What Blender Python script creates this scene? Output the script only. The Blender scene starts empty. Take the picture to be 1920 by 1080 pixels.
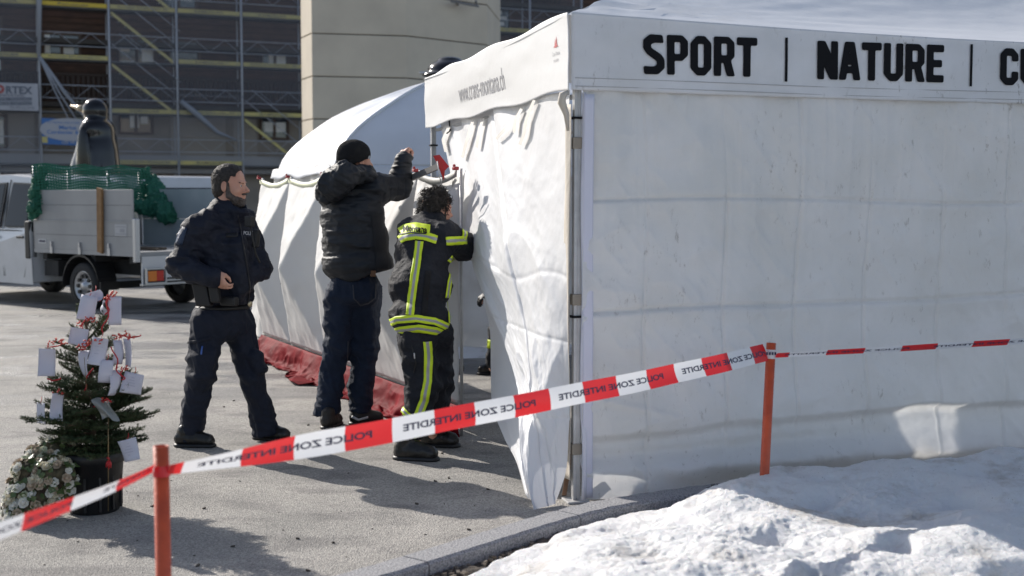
import bpy, bmesh, math, random
import numpy as np
from mathutils import Vector, Matrix
from mathutils.bvhtree import BVHTree
random.seed(7); RNG = np.random.default_rng(11)
S = bpy.context.scene
# ---------------------------------------------------------------- camera
F = 2400.0; CX, CY = 960.0, 540.0; CAMZ = 1.62
PITCH = math.atan(171 / F)
cd = bpy.data.cameras.new('camera'); cam = bpy.data.objects.new('camera', cd); S.collection.objects.link(cam)
cam.location = (0, 0, CAMZ); cam.rotation_euler = (math.pi/2 - PITCH, 0, 0)
cd.lens = F/1920*36; cd.sensor_width = 36; cd.clip_start = 0.05; cd.clip_end = 600
cd.dof.use_dof = True; cd.dof.focus_distance = 8.0; cd.dof.aperture_fstop = 2.4
S.camera = cam
S.render.resolution_x = 1024; S.render.resolution_y = 576
# ---------------------------------------------------------------- world + sun
SUN_D = Vector((0.72, -0.69, 0)).normalized()      # horizontal travel direction of the light
SUN_EL = math.radians(31)
w = bpy.data.worlds.new('World'); S.world = w; w.use_nodes = True
nt = w.node_tree; bg = nt.nodes['Background']
sky = nt.nodes.new('ShaderNodeTexSky'); sky.sky_type = 'NISHITA'; sky.sun_disc = False
sky.sun_elevation = SUN_EL
sky.sun_rotation = math.atan2(-SUN_D.x, -SUN_D.y)
sky.air_density = 1.0; sky.dust_density = 3.0; sky.ozone_density = 1.0; sky.altitude = 1500
hs_ = nt.nodes.new('ShaderNodeHueSaturation'); hs_.inputs['Saturation'].default_value = .78
nt.links.new(sky.outputs[0], hs_.inputs['Color']); nt.links.new(hs_.outputs[0], bg.inputs[0]); bg.inputs[1].default_value = 0.125
sl = bpy.data.lights.new('sun', 'SUN'); sl.energy = 4.8; sl.angle = math.radians(0.5); sl.color = (1.0, 0.94, 0.86)
so = bpy.data.objects.new('sun', sl); S.collection.objects.link(so)
ld = Vector((SUN_D.x*math.cos(SUN_EL), SUN_D.y*math.cos(SUN_EL), -math.sin(SUN_EL)))
so.rotation_euler = ld.to_track_quat('-Z', 'Y').to_euler(); so.location = (-20, 30, 25)
S.view_settings.view_transform = 'Standard'; S.view_settings.look = 'None'
S.view_settings.exposure = 0.27; S.view_settings.gamma = 1
# ---------------------------------------------------------------- helpers
cp, sp = math.cos(PITCH), math.sin(PITCH)
def PX(x, y, Y):
    a = (x-CX)/F; b = (CY-y)/F
    t = Y/(cp + b*sp)
    return Vector((a*t, Y, CAMZ + (-sp + b*cp)*t))
def GX(x, y, z=0.0):
    a = (x-CX)/F; b = (CY-y)/F
    t = (z-CAMZ)/(-sp + b*cp)
    return Vector((a*t, (cp+b*sp)*t, z))
def arr(v): return np.array(v, dtype=np.float64)
def _h(ix, iy, iz, seed):
    n = (ix*374761393 + iy*668265263 + iz*2147483647 + seed*1274126177) & 0xffffffff
    n = ((n ^ (n >> 13))*1274126177) & 0xffffffff
    n = (n ^ (n >> 16)) & 0xffff
    return n/32767.5 - 1.0
def vnoise(P, seed=0):
    P = np.asarray(P, dtype=np.float64); fl = np.floor(P); f = P-fl; i = fl.astype(np.int64)
    u = f*f*f*(f*(f*6-15)+10); r = 0
    for dx in (0, 1):
        wx = u[..., 0] if dx else 1-u[..., 0]
        for dy in (0, 1):
            wy = u[..., 1] if dy else 1-u[..., 1]
            for dz in (0, 1):
                wz = u[..., 2] if dz else 1-u[..., 2]
                r = r + wx*wy*wz*_h(i[..., 0]+dx, i[..., 1]+dy, i[..., 2]+dz, seed)
    return r
def fbm(P, oct=4, seed=0, gain=.5):
    P = np.asarray(P, dtype=np.float64); a = 1; r = 0
    for k in range(oct):
        r = r + a*vnoise(P*(2.03**k)+k*17.3, seed+k); a *= gain
    return r
def ridged(P, oct=3, seed=0):
    P = np.asarray(P, dtype=np.float64); a = 1; r = 0
    for k in range(oct):
        r = r + a*(1-np.abs(vnoise(P*(2.03**k)+k*9.1, seed+k))*2); a *= .5
    return r
def smooth(x, a, b):
    t = np.clip((x-a)/(b-a), 0, 1); return t*t*(3-2*t)
# materials -------------------------------------------------------
MATS = {}
def mat(name, col, rough=.6, metal=0, col2=None, scale=8, contrast=(.35, .65), bump=0, bscale=60, trans=0, spec=.5,
        coat=0, stretch=(1, 1, 1), bstretch=None, emit=None, det=4, coords='Object', sheen=0):
    if name in MATS: return MATS[name]
    m = bpy.data.materials.new(name); m.use_nodes = True; n = m.node_tree; p = n.nodes['Principled BSDF']; L = n.links
    p.inputs['Base Color'].default_value = (*col, 1); p.inputs['Roughness'].default_value = rough
    p.inputs['Metallic'].default_value = metal; p.inputs['Specular IOR Level'].default_value = spec
    p.inputs['Coat Weight'].default_value = coat; p.inputs['Coat Roughness'].default_value = .08
    if sheen: p.inputs['Sheen Weight'].default_value = sheen
    tc = n.nodes.new('ShaderNodeTexCoord')
    csrc = None
    if col2:
        mp = n.nodes.new('ShaderNodeMapping'); mp.inputs['Scale'].default_value = stretch
        L.new(tc.outputs[coords], mp.inputs[0])
        nz = n.nodes.new('ShaderNodeTexNoise'); nz.inputs['Scale'].default_value = scale; nz.inputs['Detail'].default_value = det
        L.new(mp.outputs[0], nz.inputs['Vector'])
        cr = n.nodes.new('ShaderNodeValToRGB'); cr.color_ramp.elements[0].position = contrast[0]; cr.color_ramp.elements[1].position = contrast[1]
        cr.color_ramp.elements[0].color = (*col, 1); cr.color_ramp.elements[1].color = (*col2, 1)
        L.new(nz.outputs['Fac'], cr.inputs[0]); L.new(cr.outputs[0], p.inputs['Base Color']); csrc = cr.outputs[0]
    bo = None
    if bump:
        mp2 = n.nodes.new('ShaderNodeMapping'); mp2.inputs['Scale'].default_value = bstretch or stretch
        L.new(tc.outputs[coords], mp2.inputs[0])
        nb = n.nodes.new('ShaderNodeTexNoise'); nb.inputs['Scale'].default_value = bscale; nb.inputs['Detail'].default_value = 5
        L.new(mp2.outputs[0], nb.inputs['Vector'])
        b = n.nodes.new('ShaderNodeBump'); b.inputs['Strength'].default_value = bump; b.inputs['Distance'].default_value = .01
        L.new(nb.outputs['Fac'], b.inputs['Height']); L.new(b.outputs[0], p.inputs['Normal']); bo = b.outputs[0]
    if trans:
        t = n.nodes.new('ShaderNodeBsdfTranslucent'); t.inputs[0].default_value = (*col, 1)
        if csrc: L.new(csrc, t.inputs[0])
        if bo: L.new(bo, t.inputs['Normal'])
        mx = n.nodes.new('ShaderNodeMixShader'); mx.inputs[0].default_value = trans
        L.new(p.outputs[0], mx.inputs[1]); L.new(t.outputs[0], mx.inputs[2]); L.new(mx.outputs[0], n.nodes['Material Output'].inputs[0])
    if emit:
        p.inputs['Emission Color'].default_value = (*emit[0], 1); p.inputs['Emission Strength'].default_value = emit[1]
    MATS[name] = m; return m
# objects ---------------------------------------------------------
OFF = {}
def _off(parent):
    return OFF.get(parent.name, Vector((0, 0, 0))) if parent is not None else Vector((0, 0, 0))
def tag(o, label=None, cat=None, group=None, kind=None):
    if label: o['label'] = label
    if cat: o['category'] = cat
    if group: o['group'] = group
    if kind: o['kind'] = kind
    return o
def empty(name, loc, label, cat, group=None, rz=0, world=True):
    o = bpy.data.objects.new(name, None); S.collection.objects.link(o); o.location = loc; o.rotation_euler = (0, 0, rz)
    o.empty_display_size = .1
    OFF[o.name] = Vector(loc) if world else Vector((0, 0, 0))
    return tag(o, label, cat, group)
def mesh_obj(name, V, Fc, m, parent=None, sm=True, mi=None, origin=None):
    V = np.asarray(V, dtype=np.float64).reshape(-1, 3)
    off = _off(parent)
    if parent is None:
        if origin is None:
            mn = V.min(0); mx = V.max(0); origin = Vector(((mn[0]+mx[0])/2, (mn[1]+mx[1])/2, mn[2]))
        off = Vector(origin)
    me = bpy.data.meshes.new(name)
    me.from_pydata([tuple(v) for v in (V-arr(off))], [], [tuple(int(i) for i in f) for f in Fc])
    for k in (m if isinstance(m, (list, tuple)) else [m]): me.materials.append(k)
    if mi is not None: me.polygons.foreach_set('material_index', np.asarray(mi, dtype=np.int32))
    me.polygons.foreach_set('use_smooth', [sm]*len(me.polygons)); me.update()
    o = bpy.data.objects.new(name, me); S.collection.objects.link(o)
    if parent is None: o.location = off
    else: o.parent = parent
    OFF[o.name] = off
    return o
class MB:
    def __init__(s): s.v = []; s.f = []; s.mi = []
    def add(s, V, Fc, mi=0):
        b = len(s.v); s.v += [tuple(v) for v in V]; s.f += [tuple(i+b for i in f) for f in Fc]; s.mi += [mi]*len(Fc); return s
    def box(s, a, b, mi=0, M=None):
        x0, y0, z0 = a; x1, y1, z1 = b
        V = [Vector(p) for p in ((x0,y0,z0),(x1,y0,z0),(x1,y1,z0),(x0,y1,z0),(x0,y0,z1),(x1,y0,z1),(x1,y1,z1),(x0,y1,z1))]
        if M is not None: V = [M @ p for p in V]
        return s.add(V, [(0,3,2,1),(4,5,6,7),(0,1,5,4),(1,2,6,5),(2,3,7,6),(3,0,4,7)], mi)
    def obox(s, c, ax, ay, az, mi=0):       # centre + three half axis vectors
        c = Vector(c); ax = Vector(ax); ay = Vector(ay); az = Vector(az)
        V = [c+sx*ax+sy*ay+sz*az for sz in (-1, 1) for sx, sy in ((-1,-1),(1,-1),(1,1),(-1,1))]
        return s.add(V, [(0,3,2,1),(4,5,6,7),(0,1,5,4),(1,2,6,5),(2,3,7,6),(3,0,4,7)], mi)
    def tube(s, pts, r, n=8, mi=0, cap=True):
        pts = [Vector(p) for p in pts]; N = len(pts); rr = r if isinstance(r, (list, tuple)) else [r]*N
        up = Vector((0, 0, 1)); V = []; Fc = []; u = None
        for i, p in enumerate(pts):
            t = (pts[min(i+1, N-1)]-pts[max(i-1, 0)]).normalized()
            if u is None:
                u = t.cross(up)
                if u.length < .05: u = t.cross(Vector((0, 1, 0)))
                u.normalize()
            else:
                u = (u - t*u.dot(t)).normalized()
            v = t.cross(u)
            V += [p + rr[i]*(math.cos(2*math.pi*k/n)*u + math.sin(2*math.pi*k/n)*v) for k in range(n)]
        for i in range(N-1):
            Fc += [(i*n+k, i*n+(k+1) % n, (i+1)*n+(k+1) % n, (i+1)*n+k) for k in range(n)]
        if cap: Fc += [tuple(range(n))[::-1], tuple((N-1)*n+k for k in range(n))]
        return s.add(V, Fc, mi)
    def lathe(s, c, prof, n=24, mi=0, ax=None, cap=True):
        c = Vector(c); V = []; Fc = []
        if ax is None: ux, uy, uz = Vector((1,0,0)), Vector((0,1,0)), Vector((0,0,1))
        else:
            uz = Vector(ax).normalized(); ux = uz.orthogonal().normalized(); uy = uz.cross(ux)
        for r, z in prof: V += [c+ux*r*math.cos(2*math.pi*k/n)+uy*r*math.sin(2*math.pi*k/n)+uz*z for k in range(n)]
        for i in range(len(prof)-1): Fc += [(i*n+k, i*n+(k+1) % n, (i+1)*n+(k+1) % n, (i+1)*n+k) for k in range(n)]
        if cap: Fc += [tuple(range(n))[::-1], tuple((len(prof)-1)*n+k for k in range(n))]
        return s.add(V, Fc, mi)
    def prism(s, poly, d, mi=0):            # poly: list of 3D points, extruded by vector d
        n = len(poly); d = Vector(d); V = [Vector(p) for p in poly]+[Vector(p)+d for p in poly]
        return s.add(V, [tuple(range(n))[::-1], tuple(range(n, 2*n))]+[(i, (i+1) % n, n+(i+1) % n, n+i) for i in range(n)], mi)
    def build(s, name, m, parent=None, sm=False, origin=None):
        return mesh_obj(name, s.v, s.f, m, parent, sm, s.mi, origin)
def gridfaces(nu, nv):
    i = np.arange(nu-1)[:, None]; j = np.arange(nv-1)[None, :]; a = (i*nv+j).ravel()
    return np.stack([a, a+nv, a+nv+1, a+1], 1)
def sheet(name, fn, nu, nv, m, parent=None, thick=0, sm=True, u=None, v=None, mi=None):
    U, Vv = np.meshgrid(np.linspace(0, 1, nu) if u is None else u, np.linspace(0, 1, nv) if v is None else v, indexing='ij')
    P = fn(U, Vv).reshape(-1, 3)
    o = mesh_obj(name, P, gridfaces(nu, nv), m, parent, sm, mi)
    if thick:
        sd = o.modifiers.new('thickness', 'SOLIDIFY'); sd.thickness = thick; sd.offset = 0
    return o
def bevel(o, w=.01, seg=2):
    b = o.modifiers.new('bevel', 'BEVEL'); b.width = w; b.segments = seg; b.limit_method = 'ANGLE'; return o
def world_mesh(o):
    me = o.data; n = len(me.vertices); co = np.empty(n*3); me.vertices.foreach_get('co', co); co = co.reshape(-1, 3)+arr(OFF[o.name])
    return co, [tuple(p.vertices) for p in me.polygons]
def bvh(*objs):
    V = []; Fc = []
    for o in objs:
        c, f = world_mesh(o); b = len(V); V += [Vector(p) for p in c]; Fc += [tuple(i+b for i in q) for q in f]
    return BVHTree.FromPolygons(V, Fc)
ORI = Vector((0, 0, CAMZ))
def cast(B, x, y, off=.004):
    d = (PX(x, y, 5)-ORI).normalized(); h = B.ray_cast(ORI, d)
    if h[0] is None: return None
    n = h[1]
    if n.dot(d) > 0: n = -n
    return h[0]+n*off
def band(B, pts, wpx, off=.005, seg=7, mult=6, prof=None):
    """strip laid on a surface along a pixel polyline; returns grid points"""
    P = [Vector((*p[:2], 0)) for p in pts]; ws = [p[2] if len(p) > 2 else wpx for p in pts]
    out = []; fine = []
    for i in range(len(P)-1):
        for k in range(mult): fine.append((P[i].lerp(P[i+1], k/mult), ws[i]+(ws[i+1]-ws[i])*k/mult))
    fine.append((P[-1], ws[-1]))
    for i, (p, wd) in enumerate(fine):
        t = (fine[min(i+1, len(fine)-1)][0]-fine[max(i-1, 0)][0]).normalized(); n = Vector((-t.y, t.x, 0))
        row = []
        for j in range(seg):
            q = p+n*wd*(j/(seg-1)-.5); c = cast(B, q.x, q.y, off); row.append(c)
        out.append(row)
    # fill misses from neighbours
    for r in out:
        good = [c for c in r if c is not None]
        for j in range(len(r)):
            if r[j] is None and good: r[j] = min(good, key=lambda g: 0)
    out = [r for r in out if all(c is not None for c in r)]
    return out
def band_obj(name, B, pts, wpx, m, parent, off=.005, seg=7, mult=6, stripe=None):
    G = band(B, pts, wpx, off, seg, mult)
    if len(G) < 2: return None
    n = len(G); V = [c for r in G for c in r]; Fc = gridfaces(n, seg)
    mi = None
    if stripe: mi = [stripe[int(f[0]) % seg] for f in Fc]
    o = mesh_obj(name, V, Fc, m, parent, True, mi)
    sd = o.modifiers.new('t', 'SOLIDIFY'); sd.thickness = .002
    return o
# text --------------------------------------------------------------
def font_mesh(body, offset=0.0, spacing=1.0, align='LEFT'):
    c = bpy.data.curves.new('t', 'FONT'); c.body = body; c.size = 1; c.offset = offset; c.space_character = spacing; c.align_x = align
    c.resolution_u = 3
    o = bpy.data.objects.new('t', c); S.collection.objects.link(o); bpy.context.view_layer.update()
    me = bpy.data.meshes.new_from_object(o.evaluated_get(bpy.context.evaluated_depsgraph_get()))
    V = [tuple(v.co) for v in me.vertices]; Fc = [tuple(p.vertices) for p in me.polygons]
    bpy.data.objects.remove(o); bpy.data.curves.remove(c); bpy.data.meshes.remove(me)
    V = np.array(V) if V else np.zeros((0, 3))
    return V[:, :2], Fc
def fit(V, w, h=None):
    V = V.copy(); mn = V.min(0); mx = V.max(0)
    V = (V-(mn+mx)/2); sx = w/(mx[0]-mn[0]); sy = (h/(mx[1]-mn[1])) if h else sx
    return V*np.array([sx, sy])
def text_on(name, body, c, ux, uy, w, h, m, parent, offset=0.0, mirror=False):
    V, Fc = font_mesh(body, offset); V = fit(V, w, h)
    if mirror: V[:, 0] *= -1
    c = arr(c); P = c+V[:, :1]*arr(ux)+V[:, 1:2]*arr(uy)
    return mesh_obj(name, P, Fc, m, parent, False)
def fillet(poly, r, n=4):
    out = []; N = len(poly)
    for i in range(N):
        a = Vector(poly[i-1]); b = Vector(poly[i]); c = Vector(poly[(i+1) % N])
        u = (a-b); v = (c-b); k = min(r, u.length*.48, v.length*.48)
        p = b+u.normalized()*k; q = b+v.normalized()*k
        for j in range(n+1):
            t = j/n; out.append(((1-t)**2*p+2*t*(1-t)*b+t*t*q)[:2])
    return out
HOLE = [(.19,.52),(.36,.52),(.36,.84),(.19,.84)]
GL = {'P': ([(0,0),(.19,0),(.19,.36),(.4,.36),(.55,.5),(.55,.86),(.4,1),(0,1)], HOLE),
 'O': ([(0,.18),(.17,0),(.38,0),(.55,.18),(.55,.82),(.38,1),(.17,1),(0,.82)], [(.19,.19),(.36,.19),(.36,.81),(.19,.81)]),
 'R': ([(0,0),(.19,0),(.19,.34),(.26,.34),(.36,0),(.57,0),(.45,.4),(.55,.5),(.55,.86),(.4,1),(0,1)], HOLE),
 'T': ([(.18,0),(.37,0),(.37,.81),(.55,.81),(.55,1),(0,1),(0,.81),(.18,.81)], None),
 'N': ([(-.01,0),(.17,0),(.17,.36),(.35,0),(.56,0),(.56,1),(.38,1),(.38,.64),(.20,1),(-.01,1)], None),
 'A': ([(-.03,0),(.16,0),(.19,.18),(.36,.18),(.39,0),(.58,0),(.41,1),(.14,1)], [(.215,.35),(.335,.35),(.275,.76)]),
 'U': ([(0,1),(0,.18),(.17,0),(.38,0),(.55,.18),(.55,1),(.36,1),(.36,.19),(.19,.19),(.19,1)], None),
 'E': ([(0,0),(.5,0),(.5,.18),(.19,.18),(.19,.41),(.44,.41),(.44,.59),(.19,.59),(.19,.82),(.5,.82),(.5,1),(0,1)], None),
 'C': ([(.55,.36),(.36,.36),(.36,.19),(.19,.19),(.19,.81),(.36,.81),(.36,.66),(.55,.66),(.55,.84),(.39,1),(.16,1),(0,.84),(0,.16),(.16,0),(.39,0),(.55,.16)], None),
 'S': ([(.5,.99),(.53,.8),(.3,.81),(.19,.76),(.2,.66),(.46,.5),(.55,.38),(.55,.16),(.38,0),(.02,0),(0,.19),(.27,.18),(.36,.23),(.35,.34),(.1,.5),(0,.64),(0,.86),(.17,1)], None),
 'L': ([(0,0),(.48,0),(.48,.18),(.19,.18),(.19,1),(0,1)], None)}
def glyph_mesh(word):
    c = bpy.data.curves.new('g', 'CURVE'); c.dimensions = '2D'; c.fill_mode = 'BOTH'; c.offset = .009
    for k, ch in enumerate(word):
        for q in GL[ch]:
            if q is None: continue
            pts = fillet(q, .045); s = c.splines.new('POLY'); s.points.add(len(pts)-1); s.use_cyclic_u = True
            for i, p in enumerate(pts): s.points[i].co = (p[0]+k*.63, p[1], 0, 1)
    o = bpy.data.objects.new('g', c); S.collection.objects.link(o); bpy.context.view_layer.update()
    me = bpy.data.meshes.new_from_object(o.evaluated_get(bpy.context.evaluated_depsgraph_get()))
    V = np.array([tuple(v.co) for v in me.vertices])[:, :2]; Fc = [tuple(p.vertices) for p in me.polygons]
    bpy.data.objects.remove(o); bpy.data.curves.remove(c)
    return V, Fc
# implicit surfaces ---------------------------------------------------
class SDF:
    """smooth union of round cones and ellipsoids, polygonised with surface nets"""
    def __init__(s): s.p = []
    def rc(s, a, b, ra, rb, k=.03, flat=None, op='u'):
        s.p.append(('rc', arr(a), arr(b), ra, rb, k, None if flat is None else (arr(flat[0])/np.linalg.norm(arr(flat[0])), flat[1]), op)); return s
    def chain(s, pts, rs, k=.03, flat=None):
        for i in range(len(pts)-1): s.rc(pts[i], pts[i+1], rs[i], rs[i+1], k, flat)
        return s
    def ell(s, c, r, R=None, k=.03, op='u'):
        s.p.append(('ell', arr(c), arr(r), np.eye(3) if R is None else arr(R), None, k, None, op)); return s
    def bbox(s):
        lo = np.full(3, 1e9); hi = np.full(3, -1e9)
        for q in s.p:
            if q[-1] != 'u': continue
            l, h = s._bb(q); lo = np.minimum(lo, l); hi = np.maximum(hi, h)
        return lo, hi
    def _bb(s, q):
        if q[0] == 'rc':
            r = max(q[3], q[4]); return np.minimum(q[1], q[2])-r, np.maximum(q[1], q[2])+r
        e = np.sqrt(((q[3]*q[2][:, None])**2).sum(0)); return q[1]-e, q[1]+e
    def mesh(s, vox=.008, clip=None, post=None, pad=.03):
        lo, hi = s.bbox(); lo -= pad; hi += pad
        n = np.ceil((hi-lo)/vox).astype(int)+1
        G = np.full(tuple(n), .08, dtype=np.float32)
        ax = [lo[i]+vox*np.arange(n[i]) for i in range(3)]
        for q in s.p:
            l, h = s._bb(q); m = .035+q[5]
            i0 = np.maximum(((l-m-lo)/vox).astype(int), 0); i1 = np.minimum(((h+m-lo)/vox).astype(int)+2, n)
            sl_ = tuple(slice(a, b) for a, b in zip(i0, i1))
            P = np.stack(np.meshgrid(ax[0][sl_[0]], ax[1][sl_[1]], ax[2][sl_[2]], indexing='ij'), -1)
            if q[0] == 'rc':
                a, b, ra, rb = q[1:5]; pa = P-a; ba = b-a
                if q[6] is not None:
                    nn, kf = q[6]; pa = pa+(pa@nn)[..., None]*nn*(kf-1); ba = ba+(ba@nn)*nn*(kf-1)
                t = np.clip((pa@ba)/max(ba@ba, 1e-9), 0, 1)
                d = np.linalg.norm(pa-t[..., None]*ba, axis=-1)-(ra+(rb-ra)*t)
            else:
                L = (P-q[1])@q[3].T; r = q[2]
                k0 = np.linalg.norm(L/r, axis=-1); k1 = np.linalg.norm(L/(r*r), axis=-1)+1e-9
                d = k0*(k0-1)/k1
                d = np.where(k0 < .2, -min(r)*.8, d)
            g = G[sl_]; k = q[5]
            if q[-1] == 'u':
                hh = np.clip(.5+.5*(g-d)/k, 0, 1); G[sl_] = g*(1-hh)+d*hh-k*hh*(1-hh)
            else:
                hh = np.clip(.5-.5*(g+d)/k, 0, 1); G[sl_] = g*(1-hh)+(-d)*hh+k*hh*(1-hh)
        if clip is not None or post is not None:
            P = np.stack(np.meshgrid(*ax, indexing='ij'), -1)
            if post is not None: G = post(P, G).astype(np.float32)
            if clip is not None: G = np.maximum(G, clip(P)).astype(np.float32)
        G[0], G[-1] = .05, .05; G[:, 0], G[:, -1] = .05, .05; G[:, :, 0], G[:, :, -1] = .05, .05
        return surfnet(G, lo, vox)
def surfnet(G, lo, vox):
    n = G.shape; ins = G < 0
    acc = np.zeros((n[0]-1, n[1]-1, n[2]-1, 3)); cnt = np.zeros((n[0]-1, n[1]-1, n[2]-1))
    for a in range(3):
        sA = [slice(None)]*3; sB = [slice(None)]*3; sA[a] = slice(0, -1); sB[a] = slice(1, None)
        g0 = G[tuple(sA)]; g1 = G[tuple(sB)]; cr = (g0 < 0) != (g1 < 0)
        idx = np.argwhere(cr)
        if len(idx) == 0: continue
        t = g0[cr]/(g0[cr]-g1[cr]); pt = idx.astype(float); pt[:, a] += t
        b, c = [i for i in range(3) if i != a]
        for db in (0, 1):
            for dc in (0, 1):
                j = idx.copy(); j[:, b] -= db; j[:, c] -= dc
                ok = (j[:, b] >= 0) & (j[:, c] >= 0) & (j[:, b] < n[b]-1) & (j[:, c] < n[c]-1)
                jj = j[ok]; np.add.at(acc, (jj[:, 0], jj[:, 1], jj[:, 2]), pt[ok]); np.add.at(cnt, (jj[:, 0], jj[:, 1], jj[:, 2]), 1)
    act = cnt > 0; ids = np.full(act.shape, -1); ids[act] = np.arange(act.sum())
    V = acc[act]/cnt[act][:, None]*vox+lo
    Fs = []
    for a in range(3):
        b, c = (a+1) % 3, (a+2) % 3
        sA = [slice(None)]*3; sB = [slice(None)]*3; sA[a] = slice(0, -1); sB[a] = slice(1, None)
        i0 = ins[tuple(sA)]; i1 = ins[tuple(sB)]
        for flip, M in ((False, i0 & ~i1), (True, ~i0 & i1)):
            idx = np.argwhere(M); idx = idx[(idx[:, b] > 0) & (idx[:, c] > 0) & (idx[:, b] < n[b]-1) & (idx[:, c] < n[c]-1)]
            if len(idx) == 0: continue
            def at(db, dc):
                j = idx.copy(); j[:, b] -= db; j[:, c] -= dc; return ids[j[:, 0], j[:, 1], j[:, 2]]
            q = np.stack([at(1, 1), at(0, 1), at(0, 0), at(1, 0)], 1)
            Fs.append(q[:, ::-1] if flip else q)
    return V, np.concatenate(Fs)
def vnormals(V, Fc):
    Fc = np.asarray(Fc); e1 = V[Fc[:, 2]]-V[Fc[:, 0]]; e2 = V[Fc[:, 3]]-V[Fc[:, 1]]; fn = np.cross(e1, e2)
    N = np.zeros_like(V)
    for k in range(4): np.add.at(N, Fc[:, k], fn)
    return N/(np.linalg.norm(N, axis=1)[:, None]+1e-12)
def sdf_obj(name, sd, m, parent, vox=.008, disp=None, clip=None, post=None):
    V, Fc = sd.mesh(vox, clip, post)
    if disp is not None:
        N = vnormals(V, Fc); V = V+N*disp(V, N)[:, None]
    return mesh_obj(name, V, Fc, m, parent, True)
# ================================================================ materials
M_fab = mat('tent_fabric', (.80, .80, .82), .5, col2=(.75, .75, .75), scale=3, bump=.25, bscale=9, trans=.16, spec=.35)
M_fabin = mat('tent_fabric_lining', (.62, .57, .50), .7, col2=(.55, .50, .43), scale=6, bump=.3, bscale=30, trans=.1)
M_black = mat('black_print', (.006, .006, .008), .6, spec=.15)
M_grey = mat('grey_print', (.34, .34, .36), .6)
M_alu = mat('aluminium', (.55, .55, .55), .5, .25, col2=(.45, .45, .45), scale=12)
M_velcro = mat('velcro_strap', (.30, .26, .21), .8)
M_gran = mat('granite', (.36, .36, .37), .75, col2=(.17, .17, .18), scale=120, contrast=(.42, .62), bump=.6, bscale=90)
M_orange = mat('orange_plastic', (.62, .095, .03), .42, col2=(.48, .07, .025), scale=18, bump=.15, bscale=60)
M_tred = mat('tape_red', (.72, .025, .03), .32, trans=.25, spec=.5)
M_twhite = mat('tape_white', (.80, .80, .82), .32, trans=.25)
M_tink = mat('tape_ink', (.02, .025, .07), .4)
M_rope = mat('dark_cord', (.02, .02, .02), .7)
# ================================================================ ground
def make_ground():
    m = bpy.data.materials.new('plaza_asphalt'); m.use_nodes = True; n = m.node_tree; L = n.links; p = n.nodes['Principled BSDF']
    tc = n.nodes.new('ShaderNodeTexCoord')
    def noise(sc, det=4, st=(1, 1, 1)):
        mp = n.nodes.new('ShaderNodeMapping'); mp.inputs['Scale'].default_value = st; L.new(tc.outputs['Object'], mp.inputs[0])
        z = n.nodes.new('ShaderNodeTexNoise'); z.inputs['Scale'].default_value = sc; z.inputs['Detail'].default_value = det; L.new(mp.outputs[0], z.inputs['Vector']); return z
    def ramp(src, a, b, ca, cb):
        r = n.nodes.new('ShaderNodeValToRGB'); r.color_ramp.elements[0].position = a; r.color_ramp.elements[1].position = b
        r.color_ramp.elements[0].color = ca; r.color_ramp.elements[1].color = cb; L.new(src, r.inputs[0]); return r
    def mixc(t, a, b, f):
        x = n.nodes.new('ShaderNodeMix'); x.data_type = 'RGBA'; x.blend_type = t
        for s_, k in ((a, 6), (b, 7)):
            if hasattr(s_, 'is_output') or hasattr(s_, 'links'): L.new(s_, x.inputs[k])
            else: x.inputs[k].default_value = s_
        if hasattr(f, 'links'): L.new(f, x.inputs[0])
        else: x.inputs[0].default_value = f
        return x.outputs[2]
    base = ramp(noise(1.3).outputs['Fac'], .35, .65, (.42, .40, .37, 1), (.30, .29, .27, 1)).outputs[0]
    vor = n.nodes.new('ShaderNodeTexVoronoi'); vor.inputs['Scale'].default_value = 140; L.new(tc.outputs['Object'], vor.inputs['Vector'])
    grain = ramp(vor.outputs['Color'], .2, .9, (.45, .45, .46, 1), (1.3, 1.28, 1.25, 1)).outputs[0]
    c = mixc('MULTIPLY', base, grain, .75)
    st = ramp(noise(2.3, 8, (1, 1.8, 1)).outputs['Fac'], .50, .66, (1, 1, 1, 1), (.62, .62, .64, 1)).outputs[0]
    c = mixc('MULTIPLY', c, st, .8)
    # wet melt-water areas: position masks
    sep = n.nodes.new('ShaderNodeSeparateXYZ'); L.new(tc.outputs['Object'], sep.inputs[0])
    wn = noise(1.1, 5, (.55, 1.6, 1))
    mr = n.nodes.new('ShaderNodeMapRange'); mr.inputs[1].default_value = 8.6; mr.inputs[2].default_value = 11.5; L.new(sep.outputs[1], mr.inputs[0])
    mu = n.nodes.new('ShaderNodeMath'); mu.operation = 'MULTIPLY'; L.new(mr.outputs[0], mu.inputs[0])
    wr = ramp(wn.outputs['Fac'], .50, .56, (0, 0, 0, 1), (1, 1, 1, 1)); L.new(wr.outputs[0], mu.inputs[1])
    wet = mu.outputs[0]
    c = mixc('MULTIPLY', c, (.42, .43, .46, 1), wet)
    L.new(c, p.inputs['Base Color'])
    rr = n.nodes.new('ShaderNodeMapRange'); rr.inputs[3].default_value = .8; rr.inputs[4].default_value = .33; L.new(wet, rr.inputs[0]); L.new(rr.outputs[0], p.inputs['Roughness'])
    b = n.nodes.new('ShaderNodeBump'); b.inputs['Strength'].default_value = .9; b.inputs['Distance'].default_value = .006
    L.new(vor.outputs['Distance'], b.inputs['Height']); L.new(b.outputs[0], p.inputs['Normal'])
    V = [(-150, -60, 0), (150, -60, 0), (150, 200, 0), (-150, 200, 0)]
    o = mesh_obj('plaza', V, [(0, 1, 2, 3)], m, None, False, origin=(0, 0, 0)); tag(o, kind='structure')
make_ground()
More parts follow.
